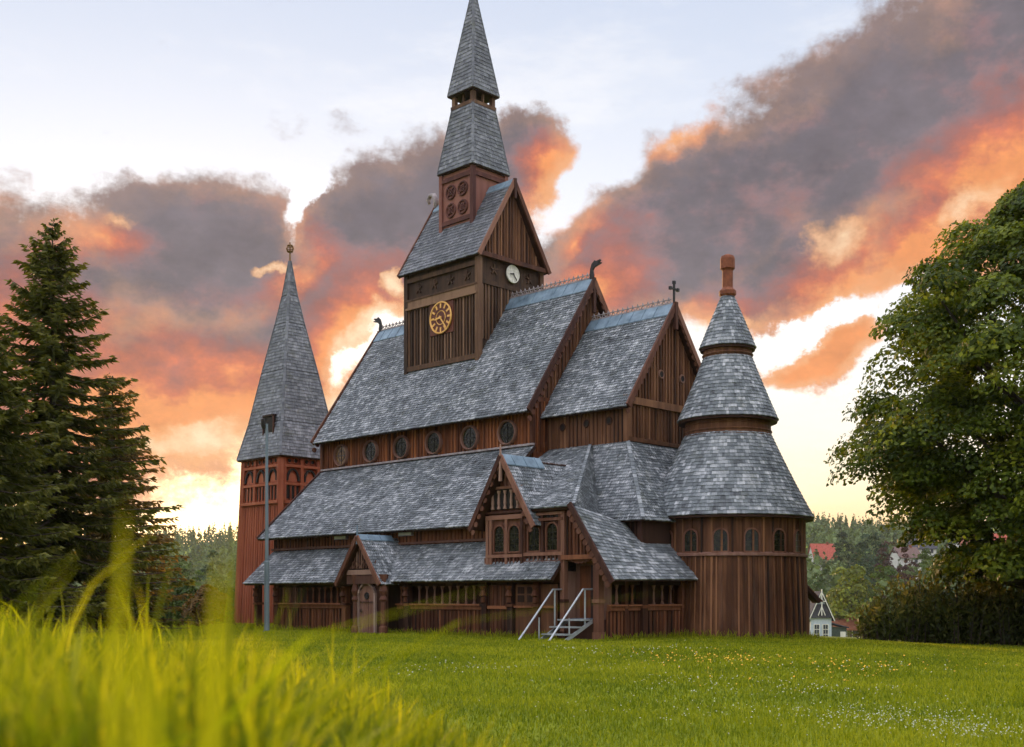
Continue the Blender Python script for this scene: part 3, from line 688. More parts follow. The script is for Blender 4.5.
for k in (0, 1, 3):
    m = MB(); nrm = face_pt(k, 0, 1, 7)-face_pt(k, 0, 0, 7); z3 = Vector((0, 0, 1))
    for z, h, d in ((6.6, .16, .2), (7.58, .14, .16), (8.55, .14, .14), (9.15, .2, .14)): m.beam(face_pt(k, -1.75, .06, z), face_pt(k, 1.75, .06, z), d, h, tone=.8)
    for x in (-1.75, -.58, .58, 1.75): m.beam(face_pt(k, x, .06, 6.5), face_pt(k, x, .06, 9.2), .2, .14, up=nrm, tone=.6)
    for bx in (-1.165, 0, 1.165):
        for dx in (-.22, .22): m.disc(face_pt(k, bx+dx, .012, 8.84), nrm, .13, 14, .012, 1); m.ring(face_pt(k, bx+dx, .03, 8.84), nrm, .15, .035, 14, 6)
        pts = [face_pt(k, bx+.38*math.cos(PI*i/10), .06, 7.75+.62*math.sin(PI*i/10)) for i in range(11)]
        for p, q in zip(pts[:-1], pts[1:]): m.beam(p, q, .1, .1, up=nrm, m=1)
        m.prism([face_pt(k, bx+.3*math.cos(PI*i/10), .012, 7.7+.5*math.sin(PI*i/10)) for i in range(11)], nrm*.01, 0, .9)
        for dx in (-.3, 0, .3): m.prism([face_pt(k, bx+dx-.1, .012, 6.78), face_pt(k, bx+dx+.1, .012, 6.78), face_pt(k, bx+dx+.1, .012, 7.48), face_pt(k, bx+dx-.1, .012, 7.48)], nrm*.012, 1)
        for dx in (-.15, .15): m.beam(face_pt(k, bx+dx, .05, 6.7), face_pt(k, bx+dx, .05, 7.5), .09, .07, up=nrm)
    part(m, 'belfry_screen', [M['tower_red'], M['recess']], bell)
m = MB(); prof = [(2.08, 9.05), (1.62, 11.0), (1.1, 13.9), (.58, 16.6), (.3, 18.2), (.05, 20.1)]
for (r0, z0), (r1, z1) in zip(prof[:-1], prof[1:]):
    for k in range(4):
        rot = Matrix.Rotation(R(90*k), 3, 'Z'); bl, br, tl, tr = [rot @ Vector(p) for p in ((-r0, -r0, z0), (r0, -r0, z0), (-r1, -r1, z1), (r1, -r1, z1))]
        quad_roof(m, bl, br, tr, tl, .18); hip_cap(m, bl, tl, .14)
m.box(-2.04, 2.04, -2.04, 2.04, 8.98, 9.06, 1); sp = part(m, 'spire', [M['shingle_spire'], M['wood_dark']], bell)
m = MB(); r_ = 1.4; m.box(.15, 1.0, -1.8, -.9, 10.35, 11.25, 1); m.beam((.07, -1.74, 11.32), (1.08, -1.74, 11.32), .22, .1)
for x in (.1, 1.05): m.beam((x, -1.8, 10.3), (x, -1.8, 11.3), .08, .08)
part(m, 'roof_hatch', [M['wood_dark'], M['recess']], sp)
m = MB(); m.tube([(0, 0, 20.0), (0, 0, 20.6)], .05, 8)
for t in (0, 60, 120): m.ring((0, 0, 20.85), (math.cos(R(t)), math.sin(R(t)), 0), .2, .028, 18, 5)
for z in (20.68, 20.85, 21.02): m.ring((0, 0, z), (0, 0, 1), .2 if z == 20.85 else .15, .025, 18, 5)
m.beam((0, 0, 20.6), (0, 0, 21.2), .05, .05); part(m, 'finial_globe', M['brass'], sp)

# ------------------------------------------------------------------ lamp mast
YP = 50.0; mast = tag(empty('lamp_mast', ((266.8-512)/F*YP, YP, 0)), 'slim grey metal mast with a small floodlight on top, in front of the bell tower', 'lamp mast')
m = MB(); m.tube([(0, 0, -.2), (0, 0, 3.0), (0, 0, 3.05), (0, 0, 8.9)], [.12, .11, .08, .06], 12); m.tube([(0, 0, -.2), (0, 0, .06)], .2, 12); part(m, 'pole', M['pole'], mast)
m = MB(); m.beam((0, 0, 8.85), (-.18, -.05, 8.95), .06, .06); m.tube([(-.12, 0, 8.7), (-.14, -.05, 8.85), (-.16, -.12, 9.1)], [.08, .1, .06], 12); part(m, 'lamp_head', M['black'], mast)


# ------------------------------------------------------------------ ground
def sst(a, b, x):
    t = np.clip((x-a)/(b-a), 0, 1); return t*t*(3-2*t)
def bankdist(x, y): return (x+.42*y-.25)/1.085
def hgt(x, y):
    x = np.asarray(x, float); y = np.asarray(y, float)
    z = 1.02*(1-sst(-.6, 4.2, bankdist(x, y)))*(1-sst(6, 20, y))
    z = z-.28*sst(7, 20, x)*sst(18, 40, y)
    ye = 47+33*(1-sst(-12, 8, x))
    z = z-9.0*sst(0, 75, y-ye)
    ang = x/np.maximum(y, 1)
    rise = np.clip((y-215)/640, 0, 1.25)
    z = z+rise**1.25*(57+7*np.sin(x*.006+1.2)+4*np.sin(x*.017)+3*np.sin(y*.011+x*.004))*(1-.25*sst(.05, -.35, ang))
    z = z+.035*np.sin(x*.9+.4*y)*np.cos(y*.55-.3*x)*sst(4, 10, y)
    return z
def H1(x, y): return float(hgt(x, y))
def axis(lo, hi, fine, n):
    t = np.linspace(-1, 1, n); v = np.sinh(t*fine)/np.sinh(fine)
    return np.where(v < 0, -v*lo, v*hi)
gx = axis(-1100, 1100, 6.2, 231); gy = np.concatenate([np.linspace(-60, -3, 15), axis(-3, 1500, 6.2, 401)[200:]])
GX, GY = np.meshgrid(gx, gy); GZ = hgt(GX, GY); nx, ny = len(gx), len(gy)
idx = np.arange(nx*ny).reshape(ny, nx); FQ = np.stack([idx[:-1, :-1], idx[:-1, 1:], idx[1:, 1:], idx[1:, :-1]], -1).reshape(-1, 4)
mg, nt, out = new_mat('lawn_ground'); n1 = noise(nt, .35, 5, .6); n2 = noise(nt, 9, 5, .7)
c = ramp(nt, madd(nt, madd(nt, n1, .6, 'MULTIPLY'), madd(nt, n2, .4, 'MULTIPLY')), [(.3, (.09, .12, .004)), (.5, (.18, .215, .007)), (.7, (.26, .28, .014))])
finish(nt, out, c, .9, n2, .6, .05, .2)
g = np_mesh('ground', np.stack([GX.ravel(), GY.ravel(), GZ.ravel()], 1), FQ, mg, smooth=True); tag(g, kind='structure')

# ------------------------------------------------------------------ leaves
def rand_unit(n):
    v = RNG.normal(size=(n, 3)); return v/np.linalg.norm(v, axis=1, keepdims=True)
def leaves(C, Nn, size, asp=.6):
    """rhombic leaf quads at C with normals Nn"""
    n = len(C); Nn = Nn/np.linalg.norm(Nn, axis=1, keepdims=True)
    a = np.cross(Nn, rand_unit(n)); a /= np.linalg.norm(a, axis=1, keepdims=True)+1e-9; b = np.cross(Nn, a); s = size[:, None]
    V = np.stack([C+a*s, C+b*s*asp, C-a*s, C-b*s*asp], 1).reshape(-1, 3); return V, np.arange(4*n).reshape(-1, 4)
def twigs(P, D, L, W):
    """pointed quads from P along D"""
    n = len(P); D = D/np.linalg.norm(D, axis=1, keepdims=True); a = np.cross(D, rand_unit(n)); a /= np.linalg.norm(a, axis=1, keepdims=True)+1e-9
    L = L[:, None]; W = W[:, None]
    V = np.stack([P-D*L*.05, P+D*L*.45+a*W, P+D*L, P+D*L*.45-a*W], 1).reshape(-1, 3); return V, np.arange(4*n).reshape(-1, 4)
M['leaf_maple'] = leaf_mat('maple_leaf', (.024, .042, .004), (.085, .122, .008), (.26, .295, .02), .38)
M['needle'] = leaf_mat('spruce_needle', (.026, .036, .006), (.08, .09, .012), (.19, .175, .026), .3)
M['needle_sunlit'] = leaf_mat('spruce_needle_sunset_tint', (.04, .032, .01), (.12, .085, .024), (.24, .15, .045), .5)  # orange sunlight on the sparse spruce, put into its needle colour
M['juniper'] = leaf_mat('juniper_needle', (.03, .042, .01), (.1, .115, .022), (.3, .235, .06), .35)
M['bark'] = wood('bark', (.015, .011, .008), (.05, .037, .027), (.11, .085, .065), .9, 7)
M['grass_tall'] = leaf_mat('tall_grass_blade', (.06, .1, .003), (.22, .28, .006), (.48, .48, .012), .62, .6)
M['grass_lawn'] = leaf_mat('lawn_blade', (.11, .16, .005), (.25, .29, .008), (.42, .42, .02), .5, .6)
TREE_MATS = {}
def tmat(key, c):
    if key not in TREE_MATS: TREE_MATS[key] = leaf_mat('foliage_'+key, tuple(v*.5 for v in c), c, tuple(v*1.7 for v in c), .35)
    return TREE_MATS[key]

def spruce(x, y, H, Rb, label, mat='needle', dens=1.0, droop=.42, group='spruces at the left edge of the lawn', zmin=.03):
    z0 = H1(x, y); t = tag(empty('spruce_tree', (x, y, z0)), label, 'tree', group)
    m = MB(); m.tube([(0, 0, -.3), (0, 0, H*.3), (.05, 0, H*.7), (0, .03, H*.99)], [H*.016, H*.012, H*.006, .015], 9); m_tr = m
    P = []; D = []; L = []; W = []; T = []
    z = H*zmin
    while z < H-.1:
        f = z/H; nb = int(RNG.integers(5, 8)); ph = RNG.random()*6.28
        for k in range(nb):
            a = ph+k*2*PI/nb+RNG.normal()*.25; Lb = Rb*((1-f)**.8)*RNG.uniform(.7, 1.12)+.12
            zz = z+RNG.normal()*.1; st = max(3, int(Lb/.15*dens)); s = (np.arange(st)+RNG.random(st)*.8)/st
            up = .55*max(0, f-.62)/.38
            r = Lb*s; zc = zz+Lb*((up-droop*(1-f*.5))*s+.30*s*s); ca, sa = math.cos(a), math.sin(a)
            c = np.stack([r*ca, r*sa, zc], 1); out = np.array([ca, sa, 0.]); side = np.array([-sa, ca, 0.])
            m_tr.tube([(0, 0, zz), tuple(c[st//2]), tuple(c[-1])], [.012+.012*Lb, .012+.005*Lb, .008], 4, cap=False)
            for q in range(6):
                sg = (-1, 1, -1, 1, 0, 0)[q]; n = st
                d = out*RNG.uniform(.3, .9, (n, 1))+side*sg*RNG.uniform(.5, 1.0, (n, 1))+np.array([0, 0, 1.])*RNG.uniform(-.85 if q >= 4 else -.45, .12, (n, 1))
                P.append(c+RNG.normal(size=(n, 3))*.03); D.append(d); L.append((.22+.34*(1-s)*min(1, Lb/1.5)+.1*RNG.random(n))*(1.0 if Lb > .8 else .7)); W.append(RNG.uniform(.035, .06, n))
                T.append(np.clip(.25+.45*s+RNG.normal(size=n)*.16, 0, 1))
        z += RNG.uniform(.32, .48)*(1 if f < .85 else .8)
    V, FQ = twigs(np.concatenate(P), np.concatenate(D), np.concatenate(L), np.concatenate(W)*1.15)
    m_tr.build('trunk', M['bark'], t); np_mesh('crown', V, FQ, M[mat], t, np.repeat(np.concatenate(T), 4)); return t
def wx(px, Y): return (px-512)/F*Y
spruce(wx(52, 46), 46, 16.2, 5.9, 'tallest dark green spruce with a pointed top against the red clouds', dens=1.15)
spruce(wx(-22, 40), 40, 12.0, 4.6, 'broad dense green spruce cut off by the left edge of the photo', dens=1.3)
spruce(wx(112, 53), 53, 11.6, 4.4, 'sparse spruce with drooping twigs tinted for orange sunlight, nearest to the bell tower', 'needle_sunlit', .8, .5)

def blob_tree(name, x, y, prof, nclump, nleaf, leaf, mat, label, cat='tree', group=None, trunk=.3, clump=(.9, 1.4), limbs=8, flat=.5, cen=.0, z0=None, lobe=1.0, droop=.25):
    """prof: list of (z, radius) of the crown; leaf clumps spread through its volume"""
    z0 = H1(x, y) if z0 is None else z0
    t = tag(empty(name, (x, y, z0)), label, cat, group)
    pz = np.array([p[0] for p in prof]); pr = np.array([p[1] for p in prof]); Hh = pz[-1]
    zz = np.linspace(pz[0], pz[-1], 200); w = np.interp(zz, pz, pr)+.3; w = w/w.sum()
    cz = RNG.choice(zz, nclump, p=w); a = RNG.random(nclump)*2*PI; lob = 1+lobe*(.13*np.sin(3*a+cz*.9)+.1*np.sin(5*a-1.3*cz))
    rr = np.interp(cz, pz, pr)*lob*np.sqrt(RNG.uniform(cen+.12, 1.0, nclump))
    C = np.stack([rr*np.cos(a), rr*np.sin(a), cz], 1); cr = RNG.uniform(*clump, nclump)*(.65+.35*np.interp(cz, pz, pr)/pr.max())
    k = np.repeat(np.arange(nclump), nleaf); n = len(k); d = rand_unit(n); d[:, 2] = np.abs(d[:, 2])*1.1-.3
    rad = RNG.uniform(.55, 1.0, n)**.6
    out = np.stack([C[:, 0], C[:, 1], np.zeros(nclump)], 1); out /= np.linalg.norm(out, axis=1, keepdims=True)+1e-6
    pos = C[k]+d*np.array([1, 1, flat])*(cr[k]*rad)[:, None]; pos[:, 2] -= droop*(np.sum((pos-C[k])[:, :2]*out[k][:, :2], 1))
    nr = d*.6+np.array([0, 0, .55])+out[k]*.35+RNG.normal(size=(n, 3))*.45
    V, FQ = leaves(pos, nr, RNG.uniform(.7, 1.25, n)*leaf)
    tone = np.clip(.45+RNG.normal(size=nclump)[k]*.2+RNG.normal(size=n)*.15, 0, 1)
    if trunk:
        m = MB(); zb = pz[0]+(Hh-pz[0])*.12; m.tube([(0, 0, -.4), (0, 0, .3), (.05, 0, zb*.6), (0, .1, zb), (0, 0, Hh*.75)], [trunk*1.5, trunk*1.1, trunk*.95, trunk*.85, trunk*.15], 10)
        for q in RNG.choice(nclump, min(limbs, nclump), replace=False):
            c = C[q]; s0 = np.array([0, 0, min(c[2]*.75, max(zb*.8, c[2]-rr[q]*.9))]); mid = s0*.4+c*.6-np.array([0, 0, rr[q]*.06]); m.tube([tuple(s0), tuple(mid), tuple(c)], [trunk*.42, trunk*.24, trunk*.07], 6)
        m.build('trunk', M['bark'], t)
    np_mesh('crown', V, FQ, mat, t, np.repeat(tone, 4)); return t
blob_tree('maple_tree', 19.9, 41, [(2.5, 4.4), (4.6, 6.2), (7.4, 7.5), (10, 7.0), (12, 6.1), (14.4, 4.2), (15.8, 2.6), (16.8, .8)], 760, 270, .1, M['leaf_maple'],
          'big broadleaf tree with a domed green crown, cut off by the right photo edge', trunk=.42, clump=(.75, 1.35), limbs=30, flat=.85, lobe=.6, cen=.25, droop=.1)

# --- juniper hedge at the right
def juniper(x, y, rad, H, label):
    z0 = H1(x, y); t = tag(empty('juniper_shrub', (x, y, z0-.1)), label, 'shrub', 'junipers under the broadleaf tree')
    m = MB(); P = []; D = []; L = []; W = []; T = []
    for k in range(int(100*rad)):
        a = RNG.random()*6.28; r0 = rad*math.sqrt(RNG.random()); hh = H*(1-.55*(r0/rad)**2)*RNG.uniform(.62, 1.08); b = np.array([r0*.8*math.cos(a), r0*.8*math.sin(a), .0]); e = np.array([r0*1.05*math.cos(a), r0*1.05*math.sin(a), hh])
        if k % 4 == 0: m.tube([tuple(b), tuple(e)], [.03, .008], 4, cap=False)
        st = int(hh/.075); s = ((np.arange(st)+RNG.random(st))/st)**.8; c = b+(e-b)*s[:, None]+RNG.normal(size=(st, 3))*(.11*(1.05-s))[:, None]
        d = (e-b)/np.linalg.norm(e-b)*.6+RNG.normal(size=(st, 3))*.5
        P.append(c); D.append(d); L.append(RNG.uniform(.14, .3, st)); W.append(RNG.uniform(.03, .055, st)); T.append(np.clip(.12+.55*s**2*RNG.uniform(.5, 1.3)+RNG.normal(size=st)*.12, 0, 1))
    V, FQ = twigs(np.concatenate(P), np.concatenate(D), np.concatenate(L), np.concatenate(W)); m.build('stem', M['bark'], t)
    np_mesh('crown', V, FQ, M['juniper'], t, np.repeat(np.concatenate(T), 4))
for px, Y, rd, H, lab in ((874, 44.5, .75, 1.7, 'lowest dark juniper at the left end of the hedge, nearest to the grey house'), (896, 43.5, 1.05, 2.4, 'dark feathery juniper second from the left end of the hedge'),
                          (926, 44, 1.2, 3.1, 'tall juniper with brownish upright shoots, left of the middle of the hedge'), (957, 43, 1.15, 2.75, 'dark juniper in the middle of the hedge under the tree crown'),
                          (985, 43.8, 1.25, 3.2, 'tallest bushy juniper right of the middle of the hedge'), (1012, 42.5, 1.2, 2.9, 'wide juniper near the right edge of the photo'), (1040, 43, 1.3, 3.2, 'juniper cut off by the right edge of the photo')):
    juniper(wx(px, Y), Y, rd, H, lab)

# --- shrubs left of the bell tower, trees of the valley
ORG = tmat('sunlit', (.15, .085, .02)); LIME = tmat('lime', (.14, .17, .022)); MID = tmat('mid', (.06, .1, .022)); DK = tmat('dark', (.026, .05, .02)); BL = tmat('bluish', (.04, .075, .04)); PUR = tmat('purple', (.06, .028, .03))  # ORG: orange sunlight put into one shrub's leaf colour
for px, Y, r, H, mt, lab in ((183, 62, 1.3, 2.2, MID, 'low green shrub beside the sparse spruce at the left'), (207, 60, 1.2, 2.0, ORG, 'low russet shrub with orange light put into its leaves, between the spruces and the bell tower'), (226, 66, 1.1, 1.9, DK, 'low dark shrub close to the left wall of the bell tower'), (158, 64, 1.5, 2.4, DK, 'dark shrub under the sparse spruce')):
    blob_tree('leafy_shrub', wx(px, Y), Y, [(.1, r*.7), (H*.4, r), (H*.8, r*.7), (H, r*.2)], 40, 90, .1, mt, lab, 'shrub', 'shrubs left of the bell tower', .06, (.35, .6), 6, .8)
def vtree(px, ptop, Y, wpx, mat, lab, name='valley_tree', zb=None):
    x = wx(px, Y); z0 = H1(x, Y); top = HC+(597-ptop)/F*Y; r = wpx/2/F*Y; H = max(3.0, top-z0)
    blob_tree(name, x, Y, [(H*.12, r*.55), (H*.35, r*.95), (H*.6, r), (H*.85, r*.62), (H, r*.15)], 60, 55, r*.075, mat, lab, 'tree', 'trees in the valley behind the church', r*.06, (r*.26, r*.42), 5, .75)
for a in ((851, 562, 190, 52, LIME, 'rounded lime green tree rising right behind the small grey house'), (836, 584, 200, 24, LIME, 'small light green tree just above the roof of the grey house'),
          (886, 562, 190, 44, MID, 'mid green round tree right of the lime green tree'), (860, 545, 300, 30, BL, 'bluish green tree behind the lime green tree'),
          (905, 548, 230, 30, PUR, 'dark purple leaved tree in the middle of the valley'), (888, 535, 330, 24, PUR, 'smaller purple leaved tree up the slope'), (872, 528, 380, 34, BL, 'pale bluish tree high on the slope behind'),
          (842, 532, 400, 26, DK, 'dark green tree right of the far red roof'), (816, 574, 280, 24, MID, 'green tree under the far half timbered house'), (925, 552, 260, 36, MID, 'green tree left of the far white house'),
          (950, 540, 300, 34, BL, 'bluish tree seen below the big tree crown'), (978, 548, 240, 40, MID, 'green tree under the hanging branch of the big tree'), (1012, 560, 200, 40, MID, 'yellowish green tree above the right end of the hedge'),
          (873, 594, 150, 34, MID, 'leafy green tree between the grey house and the hedge'), (828, 560, 330, 18, MID, 'small green tree beside the far half timbered house'),
          (172, 545, 240, 44, MID, 'round green tree in the gap between spruces and bell tower'), (212, 552, 200, 34, BL, 'bluish green tree just left of the bell tower'), (192, 560, 150, 30, MID, 'low green tree behind the russet shrub')):
    vtree(*a)

# --- far wooded hillside: one mass
def forest():
    nT = 5200; Y = RNG.uniform(300, 980, nT)**1.0; az = RNG.uniform(-.62, .62, nT); x = Y*np.tan(az); z = hgt(x, Y)
    keep = ~((np.abs(az-.0) < -.1)); conif = RNG.random(nT) < (.45+.5*sst(600, 850, Y))
    per = 46; k = np.repeat(np.arange(nT), per); n = len(k); H = RNG.uniform(9, 17, nT); H[~conif] *= .75
    s = RNG.random(n); a = RNG.random(n)*6.28; cf = conif[k]
    rad = np.where(cf, (1-s)*.19*H[k]+.15, .3*H[k]*np.sqrt(np.clip(1-(2*s-1)**2, 0, 1)))*RNG.uniform(.55, 1.05, n)
    pos = np.stack([x[k]+rad*np.cos(a), Y[k]+rad*np.sin(a), z[k]+H[k]*(.08+.92*s)], 1)
    nr = np.stack([np.cos(a), np.sin(a), .5+0*a], 1)+RNG.normal(size=(n, 3))*.4
    V, FQ = leaves(pos, nr, np.where(cf, .9, 1.25)*RNG.uniform(.6, 1.3, n)*np.where(s > .85, .55, 1.0), .7)
    tone = np.clip(np.where(cf, .28, .62)+RNG.normal(size=nT)[k]*.17+RNG.normal(size=n)*.1, 0, 1)
    o = np_mesh('far_forest', V, FQ, tmat('far', (.11, .15, .06)), None, np.repeat(tone, 4))
    tag(o, 'wooded hillside of conifers and leafy trees beyond the valley', 'forest', kind='stuff')
forest()

# ------------------------------------------------------------------ houses in the valley
M['h_white'] = plain('white_render', (.55, .54, .5), (.68, .67, .63), 2, .8); M['h_grey'] = plain('pale_grey_cladding', (.4, .46, .52), (.52, .58, .64), 3, .7)
M['h_green'] = plain('dark_green_cladding', (.035, .05, .042), (.06, .08, .065), 4, .7); M['r_red'] = plain('red_tiles', (.3, .05, .03), (.45, .1, .06), 2, .75); M['r_orange'] = plain('orange_brown_tiles', (.22, .075, .04), (.34, .13, .07), 2, .75)
M['r_slate'] = plain('slate_roof', (.045, .045, .055), (.09, .09, .105), 2, .95, spec=.05); M['r_brown'] = plain('brown_roof', (.1, .06, .05), (.17, .1, .085), 2, .75); M['win'] = glass('house_glass', (.03, .035, .045), (.08, .09, .11))
def house(px, pbase, Y, w, d, h, rh, rz, wall, roof, label, cat='house', name='house', timber=False, group='houses across the valley'):
    x = wx(px, Y); z = HC-(pbase-597)/F*Y; t = tag(empty(name, (x, Y, z), R(rz)), label, cat, group)
    m = MB(); m.box(-w/2, w/2, -d/2, d/2, -6, h); m.prism([(-w/2+.02, -d/2+.02, h), (-w/2+.02, d/2-.02, h), (-w/2+.02, 0, h+rh*.97)], (w-.04, 0, 0)); wl = m.build('wall', wall, t)
    if timber:
        b = MB()
        for k in range(5): b.beam((-w/2+k*w/4, -d/2-.05, 0), (-w/2+k*w/4, -d/2-.05, h), .22, .1)
        for zz in (0.1, h*.5, h-.1): b.beam((-w/2, -d/2-.06, zz), (w/2, -d/2-.06, zz), .1, .22)
        b.build('timber_frame', M['wood_dark'], wl)
    m = MB()
    for s in (-1, 1): m.prism([(-w/2-.4, s*(d/2+.5), h-.5*rh/(d/2)), (w/2+.4, s*(d/2+.5), h-.5*rh/(d/2)), (w/2+.4, 0, h+rh), (-w/2-.4, 0, h+rh)], (0, 0, .22))
    r = m.build('roof', roof, t); m = MB(); m.box(w*.2, w*.2+.7, -.3, .4, h+rh*.6, h+rh+.9); m.build('chimney', M['chimney'], r)
    nw = max(2, int(w/2.6))
    for k in range(nw):
        for zz in ([h*.18, h*.62] if h > 4 else [h*.35]):
            cx = -w/2+(k+.5)*w/nw; f = MB(); f.box(cx-.62, cx+.62, -d/2-.12, -d/2+.02, zz-.1, zz+1.5); fo = f.build('window', M['white'], t)
            q = MB(); q.box(cx-.5, cx+.5, -d/2-.14, -d/2-.05, zz, zz+1.4); q.build('pane', M['win'], fo)
    return t
house(822, 576, 420, 8.2, 7, 6.2, 5.2, 6, M['h_white'], M['r_red'], 'far half timbered white house with a bright red roof, right of the apse', timber=True)
house(922, 562, 430, 9, 7, 5, 3.5, -12, M['h_white'], M['r_slate'], 'far white house with a grey roof seen left of the big tree crown')
house(905, 572, 360, 7, 7, 4.5, 3.0, 10, M['h_white'], M['r_brown'], 'far pale house with a brown roof among purple trees')
house(1003, 566, 330, 9, 8, 4.8, 4.2, -8, M['h_white'], M['r_red'], 'far white house with a red roof under the hanging branch of the big tree')
house(965, 560, 380, 8, 7, 4.8, 3.6, 14, M['h_white'], M['r_orange'], 'far house with an orange roof behind the big tree crown')
# the small grey house right of the apse
YH = 165.0; k_ = F/YH; hx = wx(821, YH); hz0 = HC-(646-597)/k_
hs = tag(empty('grey_house', (hx, YH, hz0), R(0)), 'small blue grey house with a steep dark gable and white cross trim beside the apse', 'house')
m = MB(); w = 1.48; m.box(-w, w, 0, 7, -3, 4.0); m.prism([(-w+.02, .06, 4), (w-.02, .06, 4), (0, .06, 7.4)], (0, 6.8, 0)); m.build('wall', M['h_grey'], hs)
m = MB()
for s in (-1, 1): m.prism([(0, -.35, 7.6), (0, 7.4, 7.6), (s*(w+.32), 7.4, 3.5), (s*(w+.32), -.35, 3.5)], (s*.12, 0, .14))
m.prism([(-w-.05, -.3, 3.95), (w+.05, -.3, 3.95), (w*.45, -.06, 5.9), (-w*.45, -.06, 5.9)], (0, .1, 0)); m.build('roof', M['r_slate'], hs)
m = MB(); m.beam((0, -.42, 4.3), (0, -.42, 8.0), .14, .1, up=(0, 1, 0)); m.beam((-.62, -.42, 6.3), (.62, -.42, 6.3), .14, .1, up=(0, 1, 0)); m.beam((-.5, -.42, 4.3), (0, -.42, 5.6), .1, .08, up=(0, 1, 0)); m.beam((.5, -.42, 4.3), (0, -.42, 5.6), .1, .08, up=(0, 1, 0))
m.beam((0, -.38, 7.62), (w+.36, -.38, 3.52), .12, .1, up=(0, 1, 0)); m.beam((0, -.38, 7.62), (-w-.36, -.38, 3.52), .12, .1, up=(0, 1, 0)); m.build('gable_trim', M['white'], hs)
for cx in (-.62, .62):
    f = MB(); f.box(cx-.42, cx+.42, -.1, .05, .9, 3.1); fo = f.build('window', M['white'], hs); q = MB()
    for a0, b0 in ((1.0, 1.62), (1.72, 2.3), (2.4, 3.0)): q.box(cx-.32, cx-.03, -.13, -.02, a0, b0); q.box(cx+.03, cx+.32, -.13, -.02, a0, b0)
    q.build('pane', M['win'], fo)
sh = tag(empty('garden_shed', (hx+2.9, YH+1.0, hz0)), 'low dark green shed with a pale door, joined to the right of the grey house', 'shed')
m = MB(); m.box(-1.35, 1.0, 0, 4, -3, 2.6); m.build('wall', M['h_green'], sh); m = MB(); m.prism([(-1.4, -.3, 3.2), (1.25, -.3, 2.5), (1.25, 4.3, 2.5), (-1.4, 4.3, 3.2)], (0, 0, .16)); m.build('roof', M['r_slate'], sh)
m = MB(); m.box(.1, .85, -.08, .05, 0, 2.0); m.build('door', M['white'], sh)
house(845, 643, 190, 4.0, 5, 2.4, 1.4, 0, M['r_brown'], M['r_orange'], 'low building with an orange brown roof behind the green shed', 'outbuilding', 'outbuilding', group=None)

# ------------------------------------------------------------------ grass and flowers
def blades(name, x, y, h, w, mat, label, lean=.45, cat='grass', tone=None, curl=1.0):
    n = len(x); z = hgt(x, y)-.01; a = RNG.random(n)*2*PI; face = RNG.random(n)*2*PI
    ld = np.abs(RNG.normal(size=n))*lean*h; dx, dy = np.cos(a)*ld, np.sin(a)*ld; sx, sy = np.cos(face)*w/2, np.sin(face)*w/2; V = []
    for f, wd, bend in ((0, 1, 0), (.5, .85, .25), (.82, .5, .62), (1, .06, 1)):
        cx, cy, cz = x+dx*bend, y+dy*bend, z+h*(f-.25*bend*np.minimum(1, ld/h)*f)
        V += [np.stack([cx-sx*wd, cy-sy*wd, cz], 1), np.stack([cx+sx*wd, cy+sy*wd, cz], 1)]
    V = np.stack(V, 1).reshape(-1, 3); b = np.arange(n)[:, None]*8
    FQ = np.concatenate([b+np.array([0, 1, 3, 2]), b+np.array([2, 3, 5, 4]), b+np.array([4, 5, 7, 6])])
    tone = np.clip(.5+RNG.normal(size=n)*.2, 0, 1) if tone is None else tone
    o = np_mesh(name, V, FQ, mat, None, np.repeat(tone, 8)); return tag(o, label, cat, kind='stuff')
n = 115000; az = RNG.uniform(-.52, .2, n); d = 1.35+RNG.random(n)**1.15*15; x = d*np.sin(az); y = d*np.cos(az); bd = bankdist(x, y)
keep = RNG.random(n) < (1-sst(.9, 4.0, bd)); x, y, bd, d = x[keep], y[keep], bd[keep], d[keep]
clump = .5+.5*np.sin(x*3.1+1.7*np.sin(y*2.3))*np.cos(y*2.7+1.3*np.sin(x*1.9))
h = (.36-.18*sst(.5, 3.6, bd))*RNG.uniform(.35, 1.2, len(x))**1.2*(.7+.5*clump)
h = np.where(RNG.random(len(x)) < .03, h*1.35, h)*np.where((x/np.maximum(y, .1) > -.2) & (d < 2.6), .72, 1)
blades('tall_grass', x, y, h, RNG.uniform(.007, .016, len(x)), M['grass_tall'], 'tall bright green grass on the bank in the left foreground', .45, tone=np.clip(.15+.45*clump+RNG.normal(size=len(x))*.28, 0, 1))
n = 410000; az = RNG.uniform(-.5, .64, n); d = 3.5+41*RNG.random(n)**.85; x = d*np.sin(az); y = d*np.cos(az); bd = bankdist(x, y)
patch = .5+.5*np.sin(x*.55+1.1*np.sin(y*.35))*np.cos(y*.5+.9*np.sin(x*.4))
inside = np.zeros(n, bool)
lx = (x-church.location.x)*math.cos(ROT)+(y-55)*math.sin(ROT); ly = -(x-church.location.x)*math.sin(ROT)+(y-55)*math.cos(ROT)
inside = ((lx > -7) & (lx < 14.2) & (ly > -7.9)) | ((lx-14.2)**2+ly**2 < 9.4)
keep = ~inside & (bd > -.6); x, y, d, patch = x[keep], y[keep], d[keep], patch[keep]
h = RNG.uniform(.05, .115, len(x))*(.75+.6*patch); h *= 1+1.1*(1-sst(1.5, 5.0, bankdist(x, y)))
blades('lawn_grass', x, y, h, RNG.uniform(.006, .011, len(x))*np.clip(d/9, 1, 3.6), M['grass_lawn'], 'short green lawn grass in front of the church', .6, tone=np.clip(.1+.38*patch+.3*(.5+.5*np.sin(x*1.7+2*np.sin(y*.9))*np.cos(y*1.1+x*.6))+RNG.normal(size=len(x))*.28, 0, 1))
n = 70000; az = RNG.uniform(-.46, -.08, n); d = RNG.uniform(42, 72, n); x = d*np.sin(az); y = d*np.cos(az)
